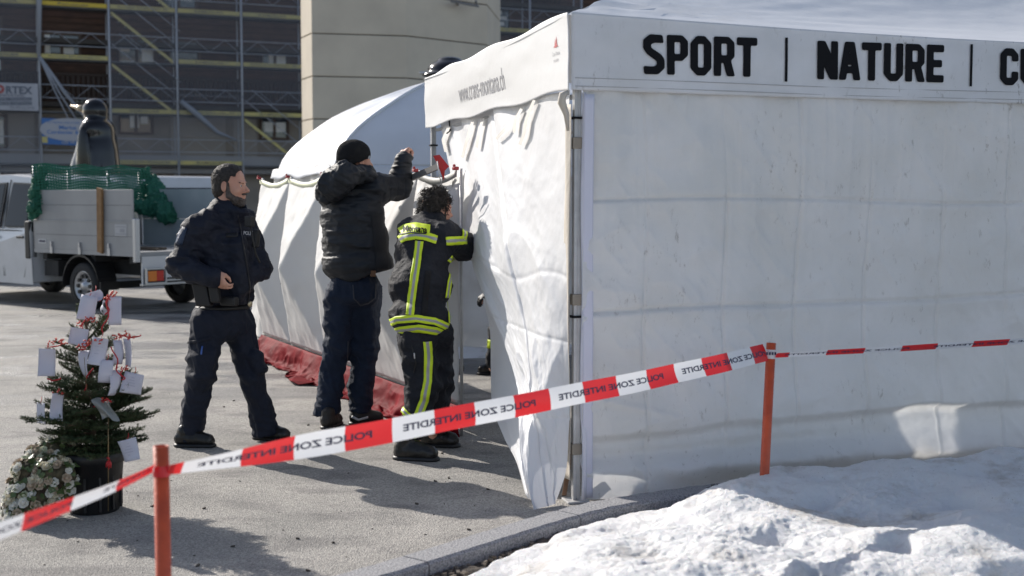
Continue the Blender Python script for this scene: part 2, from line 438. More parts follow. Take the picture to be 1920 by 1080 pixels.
# ================================================================ branded pavilion tent
TC = Vector((.315, 6.7, 0)); TL = Vector((-.665, 10.3, 0)); TU = Vector((.965, .263, 0)).normalized(); TV = (TL-TC).normalized()
TNR = Vector((TU.y, -TU.x, 0)); TNL = Vector((-TV.y, TV.x, 0))       # outward normals of the right and left walls
if TNL.x > 0: TNL = -TNL
TLEN = 6.2; TDEP = (TL-TC).length; EZ = 2.555; VZ = 2.17
tent = empty('pavilion_tent', TC+TU*3, 'large white pavilion tent with black lettering SPORT NATURE on its shaded front valance', 'tent')
def wallP(T, Z, out):    # numpy
    return arr(TC)[None, None]+T[..., None]*arr(TU)+np.stack([0*Z, 0*Z, Z], -1)+out[..., None]*arr(TNR)
def front_wall(U, Vv):
    T = .048+U*(TLEN-.07); Z = .015+Vv*(VZ+.05-.03)
    P = np.stack([T, Z, 0*T], -1)
    zc1 = 1.60+.015*np.sin(T*2.1)+.01*fbm(P*1.2, 2, 3); zc2 = 1.00+.028*T*.8+.015*fbm(P*1.5, 2, 5); zc3 = .40+.05*(T-1)*.6+.02*fbm(P*2, 2, 7)
    o = .012*fbm(P*np.array([1.3, 1.6, 1]), 3, 1)+.004*fbm(P*np.array([9, 3, 1]), 3, 2)
    o = o+.022*np.sin(T*2.3+.6*np.sin(Z*2))*smooth(Z, 2.1, 1.2)+.010*ridged(P*np.array([1.1, .8, 1])+7, 2, 33)
    o = o+.009*ridged(np.stack([T*3.1+Z*2.3, Z*2.6-T*1.2, 0*T], -1), 3, 34)+.003*ridged(np.stack([T*2.7-Z*3.3, Z*2.2+T*1.9, 0*T], -1), 3, 35)
    for zc, a, wd in ((zc1, .014, .010), (zc2, .018, .014)):
        o = o-a*np.exp(-((Z-zc)/wd)**2)+a*.6*smooth(Z, zc-.12, zc-.005)*(Z < zc)
    q2 = np.stack([T*5.2, Z*.5, 0*T], -1); o = o+.020*fbm(q2, 2, 51)*(.25+.75*smooth(Z, .9, 1.8))+.006*ridged(np.stack([T*9, Z*.8, 0*T], -1), 2, 53)*smooth(Z, 1.0, 1.9)+.006*fbm(np.stack([T*2.2+Z*2.2, Z*1.5-T, 0*T], -1), 2, 52)
    o = o-.05*np.exp(-((Z-.23-.03*T)/.055)**2)*smooth(T, 2.2, 1.2)
    # heavy horizontal fold above the hem
    ov = smooth(Z, zc3+.34, zc3+.02)*(Z > zc3)+np.clip(1-(zc3-Z)/.035, 0, 1)*(Z <= zc3); o = o+(.020+.022*smooth(T, .6, 2.6))*ov-.02*np.exp(-((Z-zc3+.055)/.03)**2)
    for tc_ in (.40, .86, 1.30, 1.74, 2.2, 2.62, 3.1, 3.6):
        o = o-.012*np.exp(-((T-tc_-.01*np.sin(Z*5))/.010)**2)*(.35+.65*smooth(fbm(P*np.array([1, 1.5, 1])+2, 2, 37), -.3, .3))
    # loose hem: bellies outwards then tucks under
    lo = smooth(.36-Z, 0, .2); o = o+.05*lo*(1-.6*smooth(.2-Z, 0, .16))+.012*lo*fbm(P*np.array([3, 6, 1]), 3, 9)
    o = o-.10*smooth(.17-Z, 0, .15)*smooth(T, .35, 1.0)
    # creases from lower left corner
    d = np.abs((Z-.56)-(T-.1)*-.25); o = o+.01*np.exp(-(d/.02)**2)*smooth(.8-T, 0, .5)
    o = o+.012*ridged(P*np.array([2.4, 3.1, 1])+3, 2, 31)*.35*smooth(1.2-T, 0, 1.1)
    return wallP(T, Z, o)
M_front = mat('tent_front_fabric', (.84, .84, .845), .5, col2=(.77, .77, .76), scale=2.5, bump=.5, bscale=6, trans=.27, bstretch=(1, 1, 2.2))
def dirt(m, seed=0, amt=.5):
    """smudges and vertical scuffs with their own shapes"""
    n = m.node_tree; L = n.links; p = n.nodes['Principled BSDF']; src = p.inputs['Base Color'].links[0].from_socket
    tc = n.nodes.new('ShaderNodeTexCoord'); mp = n.nodes.new('ShaderNodeMapping'); mp.inputs['Scale'].default_value = (1, 1, .45); mp.inputs['Location'].default_value = (seed, seed, 0)
    L.new(tc.outputs['Object'], mp.inputs[0])
    a = n.nodes.new('ShaderNodeTexNoise'); a.inputs['Scale'].default_value = 26; a.inputs['Detail'].default_value = 9; a.inputs['Roughness'].default_value = .75; L.new(mp.outputs[0], a.inputs[0])
    b = n.nodes.new('ShaderNodeTexNoise'); b.inputs['Scale'].default_value = 1.7; b.inputs['Detail'].default_value = 2; L.new(mp.outputs[0], b.inputs[0])
    r1 = n.nodes.new('ShaderNodeMapRange'); r1.inputs[1].default_value = .58; r1.inputs[2].default_value = .68; L.new(a.outputs[0], r1.inputs[0])
    r2 = n.nodes.new('ShaderNodeMapRange'); r2.inputs[1].default_value = .44; r2.inputs[2].default_value = .58; L.new(b.outputs[0], r2.inputs[0])
    mu = n.nodes.new('ShaderNodeMath'); mu.operation = 'MULTIPLY'; L.new(r1.outputs[0], mu.inputs[0]); L.new(r2.outputs[0], mu.inputs[1])
    m2 = n.nodes.new('ShaderNodeMath'); m2.operation = 'MULTIPLY'; m2.inputs[1].default_value = amt; L.new(mu.outputs[0], m2.inputs[0])
    x = n.nodes.new('ShaderNodeMix'); x.data_type = 'RGBA'; x.inputs[7].default_value = (.22, .20, .18, 1); L.new(src, x.inputs[6]); L.new(m2.outputs[0], x.inputs[0])
    L.new(x.outputs[2], p.inputs['Base Color'])
dirt(M_front, 0, .65)
uu_ = np.concatenate([np.linspace(0, .52, 640), np.linspace(.52, 1, 120)[1:]]); sheet('front_wall_panel', front_wall, len(uu_), 300, M_front, tent, u=uu_)
hem = MB(); hem.tube([TC+TU*(.058+.004*math.sin(z*7))+TNR*(.014+(.02 if z < .4 else 0))+Vector((0, 0, z)) for z in np.linspace(.02, 2.16, 26)], [.013]*26, 8)
def edge_strip(U, Vv):
    T = .052+U*.055; Z = .03+Vv*2.12; P = np.stack([T*9, Z*2, 0*T], -1); return wallP(T, Z, .030+.006*fbm(P, 2, 44)+.012*np.sin(Z*3+1)*.5)
sheet('edge_strip', edge_strip, 6, 60, mat('strip_lavender', (.66, .66, .76), .6, bump=.2, bscale=30), tent, thick=.003)
hem.build('panel_hem', mat('piping', (.68, .68, .76), .6, bump=.3, bscale=40), tent, True)
# valances (right/front and left/sunlit), roof
def val_front(U, Vv):
    T = -.02+U*(TLEN+.04); Z = VZ-.02*np.sin(np.pi*np.clip(T/TLEN, 0, 1))+Vv*(EZ-VZ+.012-.050*np.sin(np.pi*np.clip(T/TLEN, 0, 1))); P = np.stack([T, Z, 0*T], -1)
    o = .035+.004*fbm(P*np.array([2, 5, 1]), 3, 21)+.0012*fbm(P*np.array([6, 9, 1]), 2, 22)+.006*(1-Vv)
    return wallP(T, Z, o)
M_val = mat('valance_fabric', (.80, .80, .82), .5, col2=(.72, .72, .73), scale=4, bump=.25, bscale=12, trans=.12); dirt(M_val, 3, .95)
vf = sheet('front_valance', val_front, 260, 30, M_val, tent, thick=.003)
def val_left(U, Vv):
    T = -.03+U*(TDEP+.05); sag = -.012; Z = VZ+.01*np.sin(T*5)+Vv*(EZ-VZ-sag); P = np.stack([T, Z, 0*T+5], -1)
    o = .03+.010*fbm(P*np.array([.9, 3.2, 1]), 2, 25)+.003*fbm(P*np.array([2.4, 8, 1]), 2, 26)
    return arr(TC)+T[..., None]*arr(TV)+np.stack([0*Z, 0*Z, Z], -1)+o[..., None]*arr(TNL)
vl = sheet('side_valance', val_left, 200, 34, mat('side_valance_fabric', (.80, .80, .80), .42, bump=.2, bscale=14, trans=.12), tent, thick=.003)
m = MB()
for zz in (VZ+.062, VZ+.020): m.tube([TC+TU*t+TNR*.0435+Vector((0, 0, zz+.002*math.sin(t*3)-.02*math.sin(math.pi*t/TLEN))) for t in np.linspace(0, TLEN, 40)], .0018, 4)
m.build('hem_stitching', mat('stitch_grey', (.45, .44, .45), .8), vf)
BV = bvh(vf)
def on_valance(V, Fc, t0, zc, sx, sy, name, m, depth=.0015):
    P = []
    for x, y in V:
        t = t0+x*sx; z = zc+y*sy
        q = TC+TU*t+Vector((0, 0, z))+TNR*.3; h = BV.ray_cast(q, -TNR); P.append((h[0] if h[0] is not None else q-TNR*.26)+TNR*(.008))
    return mesh_obj(name, P, Fc, m, vf, False)
for word, a, b, z0, z1 in (('SPORT', .372, 1.022, 2.260, 2.468), ('NATURE', 1.378, 2.162, 2.257, 2.465), ('CULTURE', 2.525, 3.44, 2.252, 2.460)):
    V, Fc = glyph_mesh(word); mn = V.min(0); mx = V.max(0); V = (V-mn)/(mx-mn)
    on_valance(V, Fc, a, z0, b-a, z1-z0, 'lettering', M_black)
for t in (1.194, 2.338):
    on_valance([(0, 0), (1, 0), (1, .5), (1, 1), (0, 1), (0, .5)], [(0, 1, 2, 5), (5, 2, 3, 4)], t-.008, 2.24, .016, .235, 'divider_bar', M_black)
BL = bvh(vl)
def on_left(body, j0, j1, zc, h, name, m, V=None, Fc=None, off=.004):
    if V is None: V, Fc = font_mesh(body, 0.0)
    V = fit(V, 1, 1); P = []
    for x, y in V:     # text reads from far (L) to near (C)
        j = (j0+j1)/2-x*(j0-j1); q = TC+TV*j+Vector((0, 0, zc+y*h))
        r = BL.ray_cast(q+TNL*.3, -TNL); P.append((r[0] if r[0] is not None else q+TNL*.04)+TNL*off)
    return mesh_obj(name, P, Fc, m, vl, False)
on_left('www.crans-montana.ch', 2.50, 1.27, 2.345, .135, 'lettering', M_grey)
M_redp = mat('red_print', (.5, .12, .12), .6)
on_left('', .23, .14, 2.44, .06, 'emblem', M_redp, np.array([(0., 0), (.5, .1), (.7, .8), (.85, .2), (1.2, 1.0), (1.5, .1), (2, 0), (1, -.1)]), [(0, 1, 7), (1, 2, 3, 7), (3, 4, 5, 7), (5, 6, 7)])
on_left('Crans-Montana', .25, .12, 2.38, .022, 'emblem_lettering', M_grey)
on_left('tourisme', .23, .14, 2.345, .018, 'emblem_lettering', M_grey)
# roof: hipped, lightly sagging between the seams
pk0 = TC+TU*1.75+TV*TDEP/2; pk1 = TC+TU*(TLEN-1.75)+TV*TDEP/2; PKZ = 3.30
cs = [TC, TC+TU*TLEN, TC+TU*TLEN+TV*TDEP, TL]
def roof_face(a, b, c, d, seed):    # eave a-b, ridge d-c
    def fn(U, Vv):
        A = arr(a)+U[..., None]*arr(b-a); B = arr(d)+U[..., None]*arr(c-d); P = A+(B-A)*Vv[..., None]
        z = -.13*np.sin(np.pi*Vv)*np.sin(np.pi*np.clip(U*1, 0, 1))
        z = z+.006*fbm(P*3, 2, seed)*np.sin(np.pi*np.clip(Vv*1.0, 0, 1))
        # tension creases fanning from the corners
        ang = np.arctan2(Vv*3.0, U*6+.05); z = z+.012*np.sin(ang*40)*np.exp(-U*5)*smooth(Vv, 0, .1)*(1-Vv)
        z = z+.004*ridged(np.stack([U*9, Vv*26, 0*U], -1), 2, seed+3)*smooth(Vv, .25, 0)*smooth(Vv, 0, .03)+.002*ridged(np.stack([U*14-Vv*20, Vv*18, 0*U], -1), 2, seed+4)*smooth(Vv, 0, .05)
        if seed == 40: z = z-.068*np.sin(np.pi*U)*(1-Vv)
        if seed == 41: z = z-.12*np.sin(np.pi*Vv)*np.sin(np.pi*U)-.03*np.sin(np.pi*U)*(1-Vv)
        P[..., 2] += z; return P
    return fn
e = [c+Vector((0, 0, EZ+.0)) for c in cs]; k0 = pk0+Vector((0, 0, PKZ)); k1 = pk1+Vector((0, 0, PKZ))
for i in range(4): e[i] = e[i]+((cs[i]-(cs[0]+cs[2])/2).normalized()*.045)
M_roof = mat('tent_roof_fabric', (.80, .81, .83), .38, bump=.35, bscale=8, trans=.07)
for n_, (a, b, c, d) in enumerate(((e[0], e[1], k1, k0), (e[3], e[0], k0, k0), (e[1], e[2], k1, k1), (e[2], e[3], k0, k1))):
    sheet('roof_panel', roof_face(a, b, c, d, 40+n_), 70 if n_ != 1 else 240, 40 if n_ != 1 else 120, M_roof, tent)
# made-up hole in the side roof slope, shaped to cast the wall's sun patch
def sun_patch_hole():
    o = [c for c in tent.children if c.name.startswith('roof_panel')][1]; me = o.data; off = arr(OFF[o.name])
    poly = [(1688, 775), (1700, 764), (1740, 758), (1818, 752), (1803, 772), (1790, 800), (1778, 812), (1779, 830), (1752, 842), (1738, 862), (1722, 862), (1708, 840), (1690, 810)]
    W2 = []
    for x, y in poly:
        d = (PX(x, y, 5)-ORI).normalized(); k = (TC-ORI).dot(TNR)/d.dot(TNR); q = ORI+d*k-TC; W2.append((q.dot(TU), q.z))
    co = np.empty(len(me.vertices)*3); me.vertices.foreach_get('co', co); co = co.reshape(-1, 3)+off
    bm = bmesh.new(); bm.from_mesh(me); bm.faces.ensure_lookup_table(); L = arr(ld); kill = []
    for f in bm.faces:
        c = arr(f.calc_center_median())+off; k = ((arr(TC)-c)@arr(TNR))/(L@arr(TNR)); q = c+L*k-arr(TC); t, z_ = q@arr(TU), q[2]
        ins = False; j = len(W2)-1
        for i in range(len(W2)):
            if (W2[i][1] > z_) != (W2[j][1] > z_) and t < (W2[j][0]-W2[i][0])*(z_-W2[i][1])/(W2[j][1]-W2[i][1])+W2[i][0]: ins = not ins
            j = i
        if ins: kill.append(f)
    print('vent faces', len(kill)); bmesh.ops.delete(bm, geom=kill, context='FACES'); bm.to_mesh(me); bm.free()
sun_patch_hole()
# legs with straps
def leg(p, parent, straps=()):
    m = MB()
    for dx, dy in ((-1, -1), (1, -1), (1, 1), (-1, 1)):
        m.obox(p+TU*dx*.0105+TV*dy*.0105+Vector((0, 0, 1.1)), TU*.009, TV*.009, Vector((0, 0, 1.09)))
    m.obox(p+Vector((0, 0, 1.1)), TU*.0165, TV*.0165, Vector((0, 0, 1.08)))
    m.obox(p+Vector((0, 0, .006)), TU*.06, TV*.06, Vector((0, 0, .006)))
    o = bevel(m.build('tent_leg', M_alu, parent), .003, 2)
    for z in straps:
        s = MB(); s.obox(p+Vector((0, 0, z)), TU*.028, TV*.028, Vector((0, 0, .03))); bevel(s.build('strap', M_velcro, parent), .006, 2)
    for z in (2.03, .99):
        s = MB(); s.obox(p+Vector((0, 0, z)), TU*.03, TV*.03, Vector((0, 0, .006))); s.build('collar', M_black, parent)
leg(TC+TU*.03+TV*.02, tent, (1.90, 1.08, .285))
leg(TL-TV*.03+TU*.03, tent); leg(TC+TU*TLEN-TU*.04+TV*.03, tent); leg(TL+TU*TLEN-TU*.04-TV*.03, tent)
fr = MB()
for a, b in ((TC, TL), (TC, TC+TU*TLEN), (TL, TL+TU*TLEN)):
    d = (b-a)
    fr.tube([a+d*.02+Vector((0, 0, 2.15))+(TU*.05 if a is TC and b is TL else TV*.05), b-d*.02+Vector((0, 0, 2.15))+(TU*.05 if a is TC and b is TL else -TV*.0)], .014, 6)
fr.build('roof_frame', M_alu, tent)
# beige lining strip hanging inside the corner, and a wooden wedge + grip
def lining(U, Vv):
    Z = .12+Vv*1.98; T = -.01+U*.12
    o = .02*np.sin(U*5+Z*3)+.015*fbm(np.stack([T*9, Z*2, 0*T], -1), 2, 50)
    return arr(TC+TV*.10)+T[..., None]*arr(-TV)*.9+np.stack([0*Z, 0*Z, Z], -1)+(o+.035)[..., None]*arr(TU)*-.3
sheet('lining_strip', lining, 12, 60, M_fabin, tent, thick=.003)
# side curtain, pulled aside and gathered at the corner leg
RY = [(168, 6.76), (290, 6.75), (400, 6.74), (500, 6.74), (590, 6.73), (665, 6.72), (740, 6.71), (800, 6.70), (880, 6.69), (938, 6.66)]
LX = [(825, 226, 10.15), (842, 315, 9.6), (860, 400, 8.9), (884, 490, 8.35), (915, 575, 7.9), (950, 655, 7.45), (970, 730, 7.15), (974, 800, 6.9), (979, 880, 6.7), (1003, 962, 6.53)]
LW = np.array([arr(PX(*q)) for q in LX]); RW = np.array([arr(PX(1068 if i < 8 else (1060 if i == 8 else 1042), q[0], q[1])) for i, q in enumerate(RY)])
def interp_rows(W, v):
    x = v*(len(W)-1); i = np.clip(np.floor(x).astype(int), 0, len(W)-2); f = (x-i)[..., None]
    p0 = W[np.maximum(i-1, 0)]; p1 = W[i]; p2 = W[i+1]; p3 = W[np.minimum(i+2, len(W)-1)]
    return .5*((2*p1)+(-p0+p2)*f+(2*p0-5*p1+4*p2-p3)*f*f+(-p0+3*p1-3*p2+p3)*f**3)
def curtain(U, Vv):
    A = interp_rows(LW, Vv); B = interp_rows(RW, Vv); P = A+(B-A)*U[..., None]
    w0 = np.sin(np.pi*U)
    q = np.stack([U*3, Vv*2, 0*U], -1)
    fold = .020*np.sin(U*24+Vv*2+1.2*fbm(q, 2, 60))*np.exp(-Vv*4.5)*np.sqrt(np.clip(w0, 0, 1))
    big = .05*w0*np.sin(np.pi*Vv)+.035*np.sin(U*5.2+Vv*7)*w0*smooth(Vv, .2, .6)+.020*np.sin(U*11-Vv*9)*smooth(Vv, .5, .9)*w0
    diag = .020*ridged(np.stack([U*1.6+Vv*2.2, Vv*3.2-U*2.0, 0*U], -1), 2, 61)*w0*smooth(Vv, .05, .3)
    crease = -.004*np.exp(-((Vv-.335-.03*U+.015*np.sin(U*9))/.006)**2)-.004*np.exp(-((Vv-.52+.05*(1-U))/.006)**2)-.004*np.exp(-((Vv-.75)/.006)**2)*U
    mid = -.022*np.exp(-((U-.50-.03*np.sin(Vv*6))/.012)**2)
    fine = .006*fbm(np.stack([U*8, Vv*9, 0*U], -1), 4, 62)+.008*ridged(np.stack([U*2.2-Vv*5.5, Vv*5+U*3.2, 0*U], -1), 3, 63)*smooth(Vv, .05, .2)*np.clip(w0, 0, .6)+.006*ridged(np.stack([U*4.2+Vv*6.5, Vv*3-U*1.2, 0*U], -1), 3, 64)*np.clip(w0, 0, .6)
    o = fold+big*.8+diag+crease+mid+fine
    n = arr((TNL*.96+Vector((0, -.25, 0))).normalized()); P = P+o[..., None]*n
    return P
M_cur = mat('curtain_fabric', (.82, .82, .83), .42, bump=.35, bscale=12, trans=.16)
cur = sheet('side_curtain', curtain, 170, 330, M_cur, tent)
# doubled-back flap behind the curtain edge
FL = np.array([arr(PX(*q)) for q in ((905, 560, 8.3), (918, 620, 8.15), (920, 700, 8.0), (923, 765, 7.8), (945, 825, 7.4), (968, 870, 7.05), (985, 930, 6.75))])
FR = np.array([arr(PX(*q)) for q in ((930, 570, 8.0), (965, 650, 7.6), (985, 720, 7.35), (992, 780, 7.1), (992, 840, 6.95), (992, 890, 6.85), (1005, 950, 6.62))])
def flap(U, Vv):
    A = interp_rows(FL, Vv); B = interp_rows(FR, Vv); P = A+(B-A)*U[..., None]
    o = .025*np.sin(U*6+Vv*3)+.012*fbm(np.stack([U*4, Vv*6, 0*U], -1), 3, 66)
    P[..., 1] += .05+o; return P
sheet('curtain_flap', flap, 30, 70, M_cur, tent)
BC = bvh(cur)
# tie ribbons under the valance
M_rib = mat('tie_ribbon', (.66, .63, .58), .65)
for pts in ([(893,226),(884,262),(874,296)], [(912,222),(906,250),(901,278)], [(962,234),(952,247),(938,262)], [(1009,188),(996,222),(992,250),(983,272)], [(848,238),(838,262),(843,285)], [(985, 205), (975, 225), (972, 250)]):
    G = band(BC, pts, 5.5, .02, 3, 8)
    n = len(G)
    for i, r in enumerate(G):
        for j in range(len(r)): r[j] = r[j]+TNL*(.003+.005*math.sin(math.pi*i/n)+.004*i/n)
    if n > 1:
        mesh_obj('tie_ribbon', [c for r in G for c in r], gridfaces(n, 3), M_rib, tent, True)
m = MB(); m.tube([PX(842, 222, 9.7), PX(844, 245, 9.65), PX(838, 250, 9.6)], .006, 6); m.build('cord_knot', M_rope, tent)
m = MB(); m.tube([PX(1066, 172, 6.62), PX(1055, 178, 6.62), PX(1053, 192, 6.63), PX(1062, 215, 6.66), PX(1065, 245, 6.68)], [.012, .02, .022, .016, .008], 8); m.build('rolled_flap_end', M_fabin, tent, True)
m = MB(); m.obox(TC+TV*.13+TU*.02+Vector((0, 0, .13)), (.012, 0, 0), Vector((.02, .05, .11)), (0, .02, -.008)); m.build('wooden_wedge', mat('brown_wood', (.20, .11, .06), .7, col2=(.12, .07, .04), scale=20), tent)
# ================================================================ kerb, bed soil, snow
def cr(pts, n):   # catmull rom through 2D points
    P = np.array([[*p] for p in pts], float); v = np.linspace(0, 1, n); return interp_rows(P, v)
KC = cr([(-1.9, 3.9), (-1.15, 4.62), (-.568, 5.24), (.23, 6.17), (.66, 6.50), (1.25, 6.80), (2.2, 7.08), (3.4, 7.4), (5, 7.8)], 160)
def kerb():
    root = empty('granite_kerb', (.4, 6.2, 0), 'curved speckled granite kerb edging the snowy bed', 'kerb')
    L = [0]
    for i in range(1, len(KC)): L.append(L[-1]+np.linalg.norm(KC[i]-KC[i-1]))
    L = np.array(L); N = np.stack([-(np.gradient(KC[:, 1])), np.gradient(KC[:, 0])], 1); N /= np.linalg.norm(N, axis=1)[:, None]
    N = -N    # towards the bed (right/down)
    tot = L[-1]; joints = [0, .93, 1.98, 3.02-.02, 4.0, 5.0, 6.0, 7.0, tot]
    # put one joint near x = .27
    ji = L[np.argmin(np.abs(KC[:, 0]-.20))]; joints = [j for j in [ji-2.1, ji-1.05, ji, ji+1.05, ji+2.1, ji+3.15, ji+4.2, ji+5.3] if 0 < j < tot]; joints = [0]+joints+[tot]
    for a, b in zip(joints[:-1], joints[1:]):
        ss = np.linspace(a+.004, b-.004, 14); V = []
        for s_ in ss:
            x = np.interp(s_, L, KC[:, 0]); y = np.interp(s_, L, KC[:, 1]); nx = np.interp(s_, L, N[:, 0]); ny = np.interp(s_, L, N[:, 1])
            for (o, z) in ((0, -.06), (0, .085), (.012, .098), (.15, .10), (.165, .088), (.17, -.06)): V.append((x+nx*o, y+ny*o, z+.002*math.sin(s_*40)))
        Fc = [(i*6+j, i*6+j+1, (i+1)*6+j+1, (i+1)*6+j) for i in range(13) for j in range(5)]+[(0, 5, 4, 3, 2, 1), tuple(13*6+k for k in range(6))]
        mesh_obj('kerb_stone', V, Fc, M_gran, root, False)
kerb()
M_soil = mat('wet_soil', (.045, .035, .028), .85, col2=(.10, .085, .07), scale=30, bump=1, bscale=40)
def bed_inside(x, y):   # signed-ish distance inside the bed from the kerb curve
    d = np.full(x.shape, 1e9)
    for i in range(0, len(KC)-1, 2):
        a = KC[i]; b = KC[min(i+2, len(KC)-1)]; ab = b-a; t = np.clip(((x-a[0])*ab[0]+(y-a[1])*ab[1])/(ab@ab), 0, 1)
        qx = x-a[0]-t*ab[0]; qy = y-a[1]-t*ab[1]; dd = np.hypot(qx, qy); sg = np.where(ab[0]*qy-ab[1]*qx < 0, 1, -1)
        d = np.where(dd < np.abs(d), dd*sg, d)
    return d
def soil(U, Vv):
    X = -1.8+U*4.2; Y = 2.2+Vv*5.2; D = bed_inside(X, Y)
    P = np.stack([X, Y, 0*X], -1); Z = .03+.012*fbm(P*9, 3, 70)+.012*ridged(P*22, 2, 71)
    Z = np.where(D < .17, -.25, Z)
    return np.stack([X, Y, Z], -1)
so_ = sheet('soil', soil, 260, 300, M_soil, None); tag(so_, kind='structure')
EDG = cr([(-.42, 4.5), (-.20, 5.17), (.04, 5.53), (.24, 5.87), (.46, 6.12), (.75, 6.30), (1.05, 6.52), (1.4, 6.80), (2.2, 7.05), (3.2, 7.33), (4.5, 7.7)], 60)
def snow_fn(U, Vv):
    X = -.8+U*4.6; Y = 2.6+Vv*4.9
    P = np.stack([X, Y, 0*X], -1)
    d = np.full(X.shape, 1e9)
    for i in range(len(EDG)-1):
        a, b = EDG[i], EDG[i+1]; ab = b-a; t = np.clip(((X-a[0])*ab[0]+(Y-a[1])*ab[1])/(ab@ab), 0, 1)
        qx = X-a[0]-t*ab[0]; qy = Y-a[1]-t*ab[1]; dd = np.hypot(qx, qy); sg = np.where(ab[0]*qy-ab[1]*qx < 0, 1, -1); d = np.where(dd < np.abs(d), dd*sg, d)
    d = d+.05*fbm(P*3.5, 4, 80)+.012*fbm(P*18, 2, 85)
    rise = np.sqrt(np.clip(d/.05, 0, 1))*.055+smooth(d, .0, .6)*.12
    bigm = .10*np.exp(-(((X-2.3)/1.1)**2+((Y-6.5)/.5)**2))+.03*np.exp(-(((X-3.0)/.8)**2+((Y-6.9)/.4)**2))+.04*np.exp(-(((X-3.2)/.5)**2+((Y-6.6)/.6)**2))+.06*np.exp(-(((X-2.0)/.35)**2+((Y-5.3)/.3)**2))
    rough_ = smooth(fbm(P*1.7+4, 2, 79), -.3, .5); lump = .040*fbm(P*1.7, 2, 81)+.028*fbm(P*3.4, 2, 82)+.018*np.abs(fbm(P*4.6, 2, 87))+(.002+.006*rough_)*fbm(P*11, 3, 83)+(.0018+.003*rough_)*fbm(P*38, 3, 84)+.0030*fbm(P*85, 2, 86)
    # footprints / pits
    pit = 0
    for (px_, py_, r, dp) in ((1.1, 5.25, .13, .09), (1.55, 5.05, .10, .07), (1.9, 4.75, .13, .08), (.75, 5.7, .11, .05), (2.1, 5.75, .15, .07), (1.45, 5.9, .12, .06), (1.15, 4.7, .09, .06), (2.3, 5.1, .1, .07)):
        a_ = px_*7; pit = pit+dp*np.exp(-((((X-px_)*math.cos(a_)+(Y-py_)*math.sin(a_))/r)**2+((-(X-px_)*math.sin(a_)+(Y-py_)*math.cos(a_))/(r*.6))**2)**1.5)
    Z = .02+rise+(bigm+lump-pit)*smooth(d, .0, .2)
    Z = np.where(d < -.01, -.12, Z)
    X = X+.006*fbm(P*9+5, 2, 88)*smooth(d, 0, .1); Y = Y+.006*fbm(P*9+9, 2, 89)*smooth(d, 0, .1)
    return np.stack([X, Y, Z], -1)
M_snow = bpy.data.materials.new('old_snow'); M_snow.use_nodes = True
def snowmat():
    n = M_snow.node_tree; L = n.links; p = n.nodes['Principled BSDF']; p.inputs['Roughness'].default_value = .55
    p.inputs['Subsurface Weight'].default_value = .15; p.inputs['Subsurface Radius'].default_value = (.02, .03, .04); p.inputs['Subsurface Scale'].default_value = .5
    tc = n.nodes.new('ShaderNodeTexCoord'); z = n.nodes.new('ShaderNodeTexNoise'); z.inputs['Scale'].default_value = 2.6; z.inputs['Detail'].default_value = 10; z.inputs['Roughness'].default_value = .7; L.new(tc.outputs['Object'], z.inputs[0])
    r = n.nodes.new('ShaderNodeValToRGB'); r.color_ramp.elements[0].position = .52; r.color_ramp.elements[1].position = .72; r.color_ramp.elements[0].color = (.95, .95, .955, 1); r.color_ramp.elements[1].color = (.50, .45, .39, 1)
    L.new(z.outputs[0], r.inputs[0]); L.new(r.outputs[0], p.inputs['Base Color'])
    g = n.nodes.new('ShaderNodeTexNoise'); g.inputs['Scale'].default_value = 75; g.inputs['Detail'].default_value = 4; L.new(tc.outputs['Object'], g.inputs[0])
    g2 = n.nodes.new('ShaderNodeTexNoise'); g2.inputs['Scale'].default_value = 3.1; g2.inputs['Detail'].default_value = 5; L.new(tc.outputs['Object'], g2.inputs[0])
    ra = n.nodes.new('ShaderNodeMapRange'); ra.inputs[1].default_value = .66; ra.inputs[2].default_value = .72; L.new(g.outputs[0], ra.inputs[0])
    rb = n.nodes.new('ShaderNodeMapRange'); rb.inputs[1].default_value = .45; rb.inputs[2].default_value = .62; L.new(g2.outputs[0], rb.inputs[0])
    mm = n.nodes.new('ShaderNodeMath'); mm.operation = 'MULTIPLY'; L.new(ra.outputs[0], mm.inputs[0]); L.new(rb.outputs[0], mm.inputs[1])
    mx = n.nodes.new('ShaderNodeMix'); mx.data_type = 'RGBA'; mx.inputs[7].default_value = (.20, .17, .14, 1); L.new(r.outputs[0], mx.inputs[6]); L.new(mm.outputs[0], mx.inputs[0]); L.new(mx.outputs[2], p.inputs['Base Color'])
    b = n.nodes.new('ShaderNodeTexNoise'); b.inputs['Scale'].default_value = 130; b.inputs['Detail'].default_value = 6; b.inputs['Roughness'].default_value = .7; L.new(tc.outputs['Object'], b.inputs[0])
    bp = n.nodes.new('ShaderNodeBump'); bp.inputs['Strength'].default_value = 1.0; bp.inputs['Distance'].default_value = .014; L.new(b.outputs[0], bp.inputs['Height']); L.new(bp.outputs[0], p.inputs['Normal'])
snowmat()
sn = sheet('snow', snow_fn, 560, 600, M_snow, None); tag(sn, kind='stuff', label='dirty heap of melting snow covering the bed inside the kerb', cat='snow')
